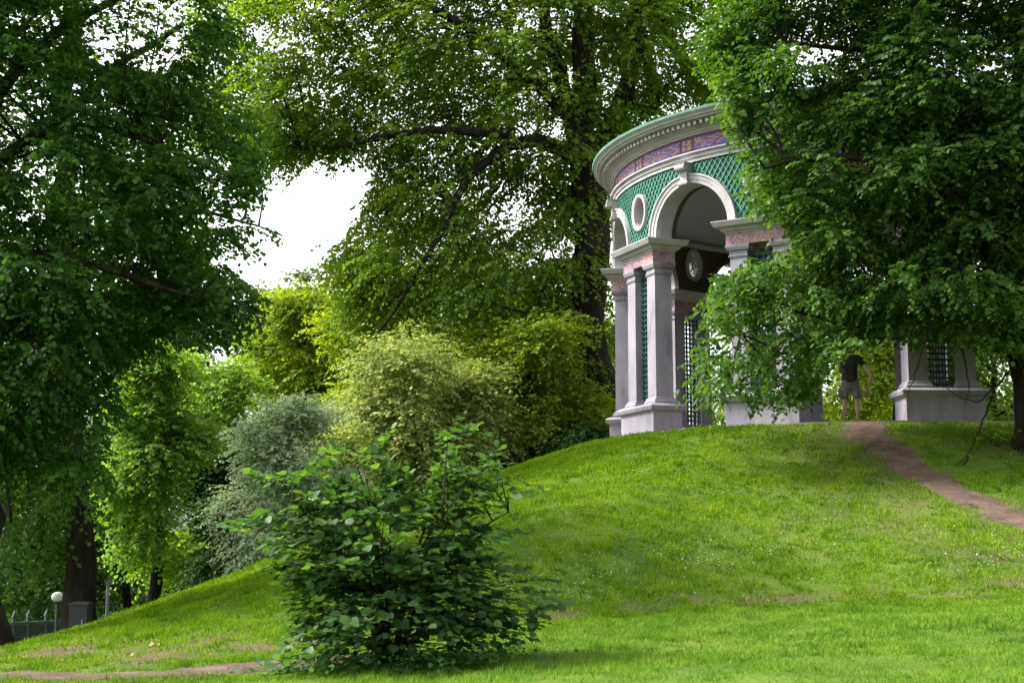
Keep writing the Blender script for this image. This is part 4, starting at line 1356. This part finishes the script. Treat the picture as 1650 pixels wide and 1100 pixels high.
mb.build('stem', M['bark'], pl_, sp)
LP, LA = np.array(LP), np.array(LA)
link('foliage', fast_mesh('foliage', place_leaves(LP, LA, np.array([0, -.3, 1.]) + rngh.normal(size=LP.shape) * .35, rngh.uniform(.07, .12, len(LP)), HZ_V, rngh) - sp, HZ_F, 9, M['feather'], {'rnd': rngh.random(len(LP))}), pl_)

# ------------------------------------------------------------------ fence, lamp, poles and cabinet at lower left


def gz(p):
    return float(ground(p[0], p[1]))


M['post'] = noisy('post_paint', [(.07, .08, .11), (.12, .135, .17)], 6, .5)
f0, f1 = at(-60, 1003, 33.0), at(166, 991, 36.0)
fence = empty('metal_fence', (f0[0], f0[1], gz(f0)), 'low slate blue metal fence with pale post tops at the lower left', 'fence')
fo = np.array([f0[0], f0[1], gz(f0)])
dirf = unit((f1 - f0) * np.array([1, 1, 0])); lenf = np.linalg.norm((f1 - f0)[:2])
ztop = lambda s: f0[2] + (f1[2] - f0[2]) * s / lenf
nrmf = np.array([-dirf[1], dirf[0], 0])


def fbox(mb, s0, s1, z0a, z1a, z0b, z1b, th):
    a, b = f0 + dirf * s0, f0 + dirf * s1
    P = []
    for p, z0, z1 in ((a, z0a, z1a), (b, z0b, z1b)):
        for sg in (-1, 1):
            for z in (z0, z1):
                q = p + nrmf * sg * th / 2
                P.append((q[0], q[1], z))
    mb.add(P, [(0, 1, 3, 2), (4, 6, 7, 5), (0, 4, 5, 1), (2, 3, 7, 6), (1, 5, 7, 3), (0, 2, 6, 4)])


mb = MB()
fbox(mb, 0, lenf, gz(f0) - .1, ztop(0) - .12, gz(f1) - .1, ztop(lenf) - .12, .03)
mb.build('panel', M['metal'], fence, fo)
mb = MB()
fbox(mb, 0, lenf, ztop(0) - .10, ztop(0) - .05, ztop(lenf) - .10, ztop(lenf) - .05, .06)
fbox(mb, 0, lenf, ztop(0) - .42, ztop(0) - .38, ztop(lenf) - .42, ztop(lenf) - .38, .055)
mb.build('rail', noisy('rail_paint', [(.06, .075, .105), (.085, .105, .14)], 4, .5), fence, fo)
for u in (-25, 17, 40, 69, 108, 152):
    s = lenf * (u + 60) / 226.0
    p = f0 + dirf * s
    mb = MB()
    g = gz(p)
    mb.tube([(p[0], p[1], g - .1), (p[0], p[1], ztop(s) + .02)], .035, 8)
    mb.tube([(p[0], p[1], ztop(s) + .021), (p[0], p[1], ztop(s) + .06), (p[0], p[1], ztop(s) + .11), (p[0] + .03, p[1], ztop(s) + .2), (p[0] + .02, p[1], ztop(s) + .24)], [.025, .04, .036, .022, .01], 10)
    mb.build('post', M['post'], fence, fo)

gm, nt, b = new_mat('opal_glass')
b.inputs['Base Color'].default_value = (.75, .74, .70, 1); b.inputs['Roughness'].default_value = .25
lp_ = at(93, 961, 33.5)
lamp = empty('park_lamp', (lp_[0], lp_[1], gz(lp_)), 'small park lamp with a white globe behind the slate fence', 'lamp')
lo = np.array([lp_[0], lp_[1], gz(lp_)])
mb = MB()
mb.tube([lo, lo + np.array([0, 0, .3]), np.array([lp_[0], lp_[1], lp_[2] - .16])], [.06, .04, .035], 10)
mb.tube([(lp_[0], lp_[1], lp_[2] - .159), (lp_[0], lp_[1], lp_[2] - .12), (lp_[0], lp_[1], lp_[2] - .10)], [.05, .085, .085], 12)
mb.build('post', M['metal'], lamp, lo)
mb = MB()
aa = np.linspace(0, math.pi, 14)
mb.tube([(lp_[0], lp_[1], lp_[2] - .115 * math.cos(x)) for x in aa], [max(.004, .145 * math.sin(x)) for x in aa], 20)
mb.build('globe', gm, lamp, lo, smooth=True)

for u, v0, d, lab in ((175, 926, 32.5, 'tall slim grey pole with a bracket at its top, right of the leaning trunk'), (114, 955, 32.0, 'short slim grey pole with a small head left of the leaning trunk')):
    p = at(u, v0, d)
    o_ = np.array([p[0], p[1], gz(p)])
    e = empty('metal_pole', o_, lab, 'pole')
    mb = MB(); mb.tube([o_ - np.array([0, 0, .1]), np.array([p[0], p[1], p[2] - .10])], .04, 10)
    mb.build('shaft', M['pale_metal'], e, o_)
    mb = MB()
    mb.box((p[0], p[1], p[2] - .16), (.15, .10, .10)); mb.box((p[0] + .02, p[1], p[2] - .05), (.05, .06, .12)); mb.box((p[0] - .05, p[1] - .02, p[2] - .10), (.07, .05, .03))
    mb.build('bracket', M['pale_metal'], e, o_)

cb = at(130, 985, 29.6)
o_ = np.array([cb[0], cb[1], gz(cb)])
M['cab'] = noisy('cabinet_paint', [(.016, .019, .023), (.028, .032, .038)], 4, .6)
cab = empty('utility_cabinet', o_, 'grey metal cabinet at the foot of the leaning trunk', 'cabinet')
zt = at(130, 974, 29.6)[2]
hh = zt - o_[2]
mb = MB(); mb.box((cb[0], cb[1], o_[2] + hh / 2 - .05), (.38, .34, hh + .1))
mb.build('body', M['cab'], cab, o_)
mb = MB(); mb.loft([(zt + .002, .21, .19), (zt + .03, .21, .19), (zt + .07, .12, .10)], lambda p: p + np.array([cb[0], cb[1], 0]))
mb.build('lid', M['cab'], cab, o_)
mb = MB(); mb.box((cb[0] - .01, cb[1] - .178, o_[2] + hh * .55), (.32, .012, hh * .8)); mb.box((cb[0] + .165, cb[1] - .18, o_[2] + hh * .55), (.035, .02, hh * .84))
dr = mb.build('door', M['cab'], cab, o_)
mb = MB(); mb.box((cb[0] + .09, cb[1] - .192, o_[2] + hh * .62), (.02, .016, .10))
mb.build('handle', M['pale_metal'], dr, o_)

# ------------------------------------------------------------------ people


def skin_mesh(name, pts, edges, mat, parent, root=0, levels=2, off=(0, 0, 0)):
    me = bpy.data.meshes.new(name)
    me.from_pydata([tuple(np.array(p[:3])) for p in pts], edges, [])
    o = bpy.data.objects.new(name, me)
    COL.objects.link(o)
    md = o.modifiers.new('skin', 'SKIN')
    md.use_smooth_shade = True
    sv = me.skin_vertices[0].data if len(me.skin_vertices) else None
    if sv is None:
        bm = bmesh.new(); bm.from_mesh(me); bm.verts.layers.skin.verify(); bm.to_mesh(me); bm.free()
        sv = me.skin_vertices[0].data
    for i, p in enumerate(pts):
        rx = p[3]; ry = p[4] if len(p) > 4 else p[3]
        sv[i].radius = (rx, ry)
        sv[i].use_root = i == root
    s = o.modifiers.new('sub', 'SUBSURF'); s.levels = s.render_levels = levels
    me.materials.append(mat)
    if parent: o.parent = parent
    return o


def chain(pts, start, ps):
    """append points, return edges from vertex start through them"""
    ed = []
    last = start
    for p in ps:
        pts.append(p); ed.append((last, len(pts) - 1)); last = len(pts) - 1
    return ed, last


def add_hand(pts, hp, d, h, side):
    """palm is the last arm joint; four unequal bent fingers and a thumb leaving the side of the palm"""
    ed = []
    sd_ = unit(np.cross(d, [0, 1, .2])) * side
    for i in range(4):
        b_ = hp + d * .035 + sd_ * (.026 - .0175 * i)
        f_ = [(.034, .028, .023)[j] * (1, 1.12, 1.05, .85)[i] for j in range(3)]
        c1, c2 = unit(d + np.array([0, -.35, -.25])), unit(d + np.array([0, -.9, -.5]))
        p1 = b_ + d * f_[0]; p2 = p1 + c1 * f_[1]; p3 = p2 + c2 * f_[2]
        e, _ = chain(pts, h, [(*b_, .0095), (*p1, .009), (*p2, .0085), (*p3, .007)]); ed += e
    tb = hp + sd_ * .035
    e, _ = chain(pts, h, [(*tb, .011), (*(tb + unit(d + sd_ * .9) * .035), .010), (*(tb + unit(d + sd_ * .5) * .062), .008)])
    return ed + e


def make_person(loc, rz, label, arms, top, bottom, hair_mat, k=1.0, short=True, long_hair=False):
    """arms: shoulder, elbow, wrist, palm for the +x and -x side; the face looks along local -y"""
    r = empty('person', loc, label, 'person', rz=rz)
    r.scale = (k, k, k)
    pts = [(0, 0, .93, .115, .085)]
    ed = []
    e, chest = chain(pts, 0, [(0, 0, 1.08, .110, .08), (0, .01, 1.25, .155, .105), (0, .01, 1.38, .15, .10)]); ed += e
    e, neck = chain(pts, chest, [(0, .01, 1.47, .062), (0, -.01, 1.54, .056), (0, -.02, 1.60, .078, .085), (0, -.025, 1.67, .080, .098), (0, -.02, 1.74, .06, .07)]); ed += e
    for s, (sh, el, wr, pa) in zip((1, -1), arms):
        sh, el, wr, pa = (np.array(q, float) for q in (sh, el, wr, pa))
        e, h = chain(pts, chest, [(*sh, .058), (*(sh * .5 + el * .5), .048), (*el, .042), (*(el * .55 + wr * .45), .038), (*wr, .027), (*pa, .036, .020)]); ed += e
        ed += add_hand(pts, pa, unit(pa - wr), h, -s)
    for s in (-1, 1):
        e, _ = chain(pts, 0, [(s * .095, 0, .84, .092), (s * .115, .0, .66, .076), (s * .125, -.01, .48, .054), (s * .13, .018, .36, .053), (s * .135, .012, .22, .040), (s * .138, .01, .09, .033), (s * .142, -.05, .045, .036), (s * .15, -.15, .03, .034, .02)]); ed += e
    skin_mesh('body', pts, ed, M['skin'], r)
    mb = MB()
    mb.tube([(0, -.105, 1.665), (0, -.128, 1.635), (0, -.118, 1.622)], [.010, .014, .010], 8)
    mb.build('nose', M['skin'], r, smooth=True)
    for s in (-1, 1):
        mb = MB()
        mb.tube([(s * .078, .0, 1.63), (s * .09, .005, 1.66), (s * .082, .008, 1.69)], [.010, .016, .012], 8)
        mb.build('ear', M['skin'], r, smooth=True)
        mb = MB()
        mb.tube([(s * .032, -.112, 1.668), (s * .032, -.120, 1.668)], [.013, .008], 8)
        mb.build('eye', M['shoe'], r, smooth=True)
    pts = [(0, 0, 1.02, .165, .13)]; ed = []
    e, _ = chain(pts, 0, [(0, .0, .90, .165, .135)]); ed += e
    for s in (-1, 1):
        if short: leg = [(s * .10, 0, .80, .108, .112), (s * .122, 0, .66, .098, .102), (s * .130, 0, .52, .092, .092)]
        else: leg = [(s * .10, 0, .80, .105, .108), (s * .118, 0, .62, .085, .09), (s * .128, 0, .45, .068, .07), (s * .134, .01, .25, .058, .06), (s * .138, .01, .08, .055, .055)]
        e, _ = chain(pts, 1, leg); ed += e
    sh_ = skin_mesh('shorts' if short else 'trousers', pts, ed, bottom, r)
    if short:
        for s in (-1, 1):
            mb = MB(); mb.loft([(.58, .015, .065), (.60, .03, .075), (.72, .03, .075), (.735, .012, .07)], lambda p, s=s: p + np.array([s * .212, .01, 0]))
            mb.build('cargo_pocket', bottom, sh_)
    pts = [(0, 0, .85, .19, .16)]; ed = []
    e, ch = chain(pts, 0, [(0, 0, 1.03, .180, .145), (0, .01, 1.26, .172, .120), (0, .01, 1.40, .150, .105), (0, .01, 1.46, .078, .075)]); ed += e
    for s, (a_, b_, c_, d_) in zip((1, -1), arms):
        a_, b_, c_ = np.array(a_, float), np.array(b_, float), np.array(c_, float)
        q = [(*a_, .074), (*(a_ * .55 + b_ * .45), .066)]
        if not short: q += [(*b_, .056), (*(b_ * .15 + c_ * .85), .044)]
        e, _ = chain(pts, 3, q); ed += e
    skin_mesh('shirt' if short else 'jacket', pts, ed, top, r)
    if short:
        mb = MB(); mb.loft([(.90, .05, .03), (.92, .085, .055), (1.00, .09, .055), (1.03, .06, .035)], lambda p: p + np.array([.02, .15, 0]))
        mb.build('waist_bag', M['shirt'], r)
    hp_ = [(0, .03, 1.62, .07, .06), (0, .015, 1.70, .090, .097), (0, -.005, 1.76, .07, .08)]
    if long_hair: hp_ = [(0, .10, 1.36, .06, .03), (0, .085, 1.48, .085, .05)] + hp_
    skin_mesh('hair', hp_, [(i, i + 1) for i in range(len(hp_) - 1)], hair_mat, r)
    for s in (-1, 1):
        skin_mesh('shoe', [(s * .138, .05, .05, .046), (s * .14, -.02, .045, .046), (s * .15, -.12, .035, .045, .03), (s * .155, -.20, .03, .036, .024)], [(0, 1), (1, 2), (2, 3)], M['shoe'], r, levels=1)
    return r


q = at(1372, 690, 29.6)
make_person((q[0], q[1], gz(q)), math.pi * .97, 'person in a black shirt and grey shorts standing with back turned beside the path', (
    [(.19, 0, 1.42), (.20, -.06, 1.14), (.08, -.24, 1.14), (.03, -.28, 1.15)],
    [(-.19, 0, 1.42), (-.44, .02, 1.02), (-.38, -.06, .77), (-.36, -.08, .70)]), M['shirt'], M['shorts'], M['hair'])
q = at(1452, 690, 38.2)
make_person((q[0], q[1], ZB + .06), math.radians(205), 'person with long reddish hair and a teal jacket mostly hidden by the right hand pier', (
    [(.18, 0, 1.40), (.23, .02, 1.12), (.23, -.06, .88), (.225, -.08, .81)],
    [(-.18, 0, 1.40), (-.23, .02, 1.12), (-.23, -.06, .88), (-.225, -.08, .81)]), M['jacket'], M['jeans'], M['red_hair'], k=.93, short=False, long_hair=True)
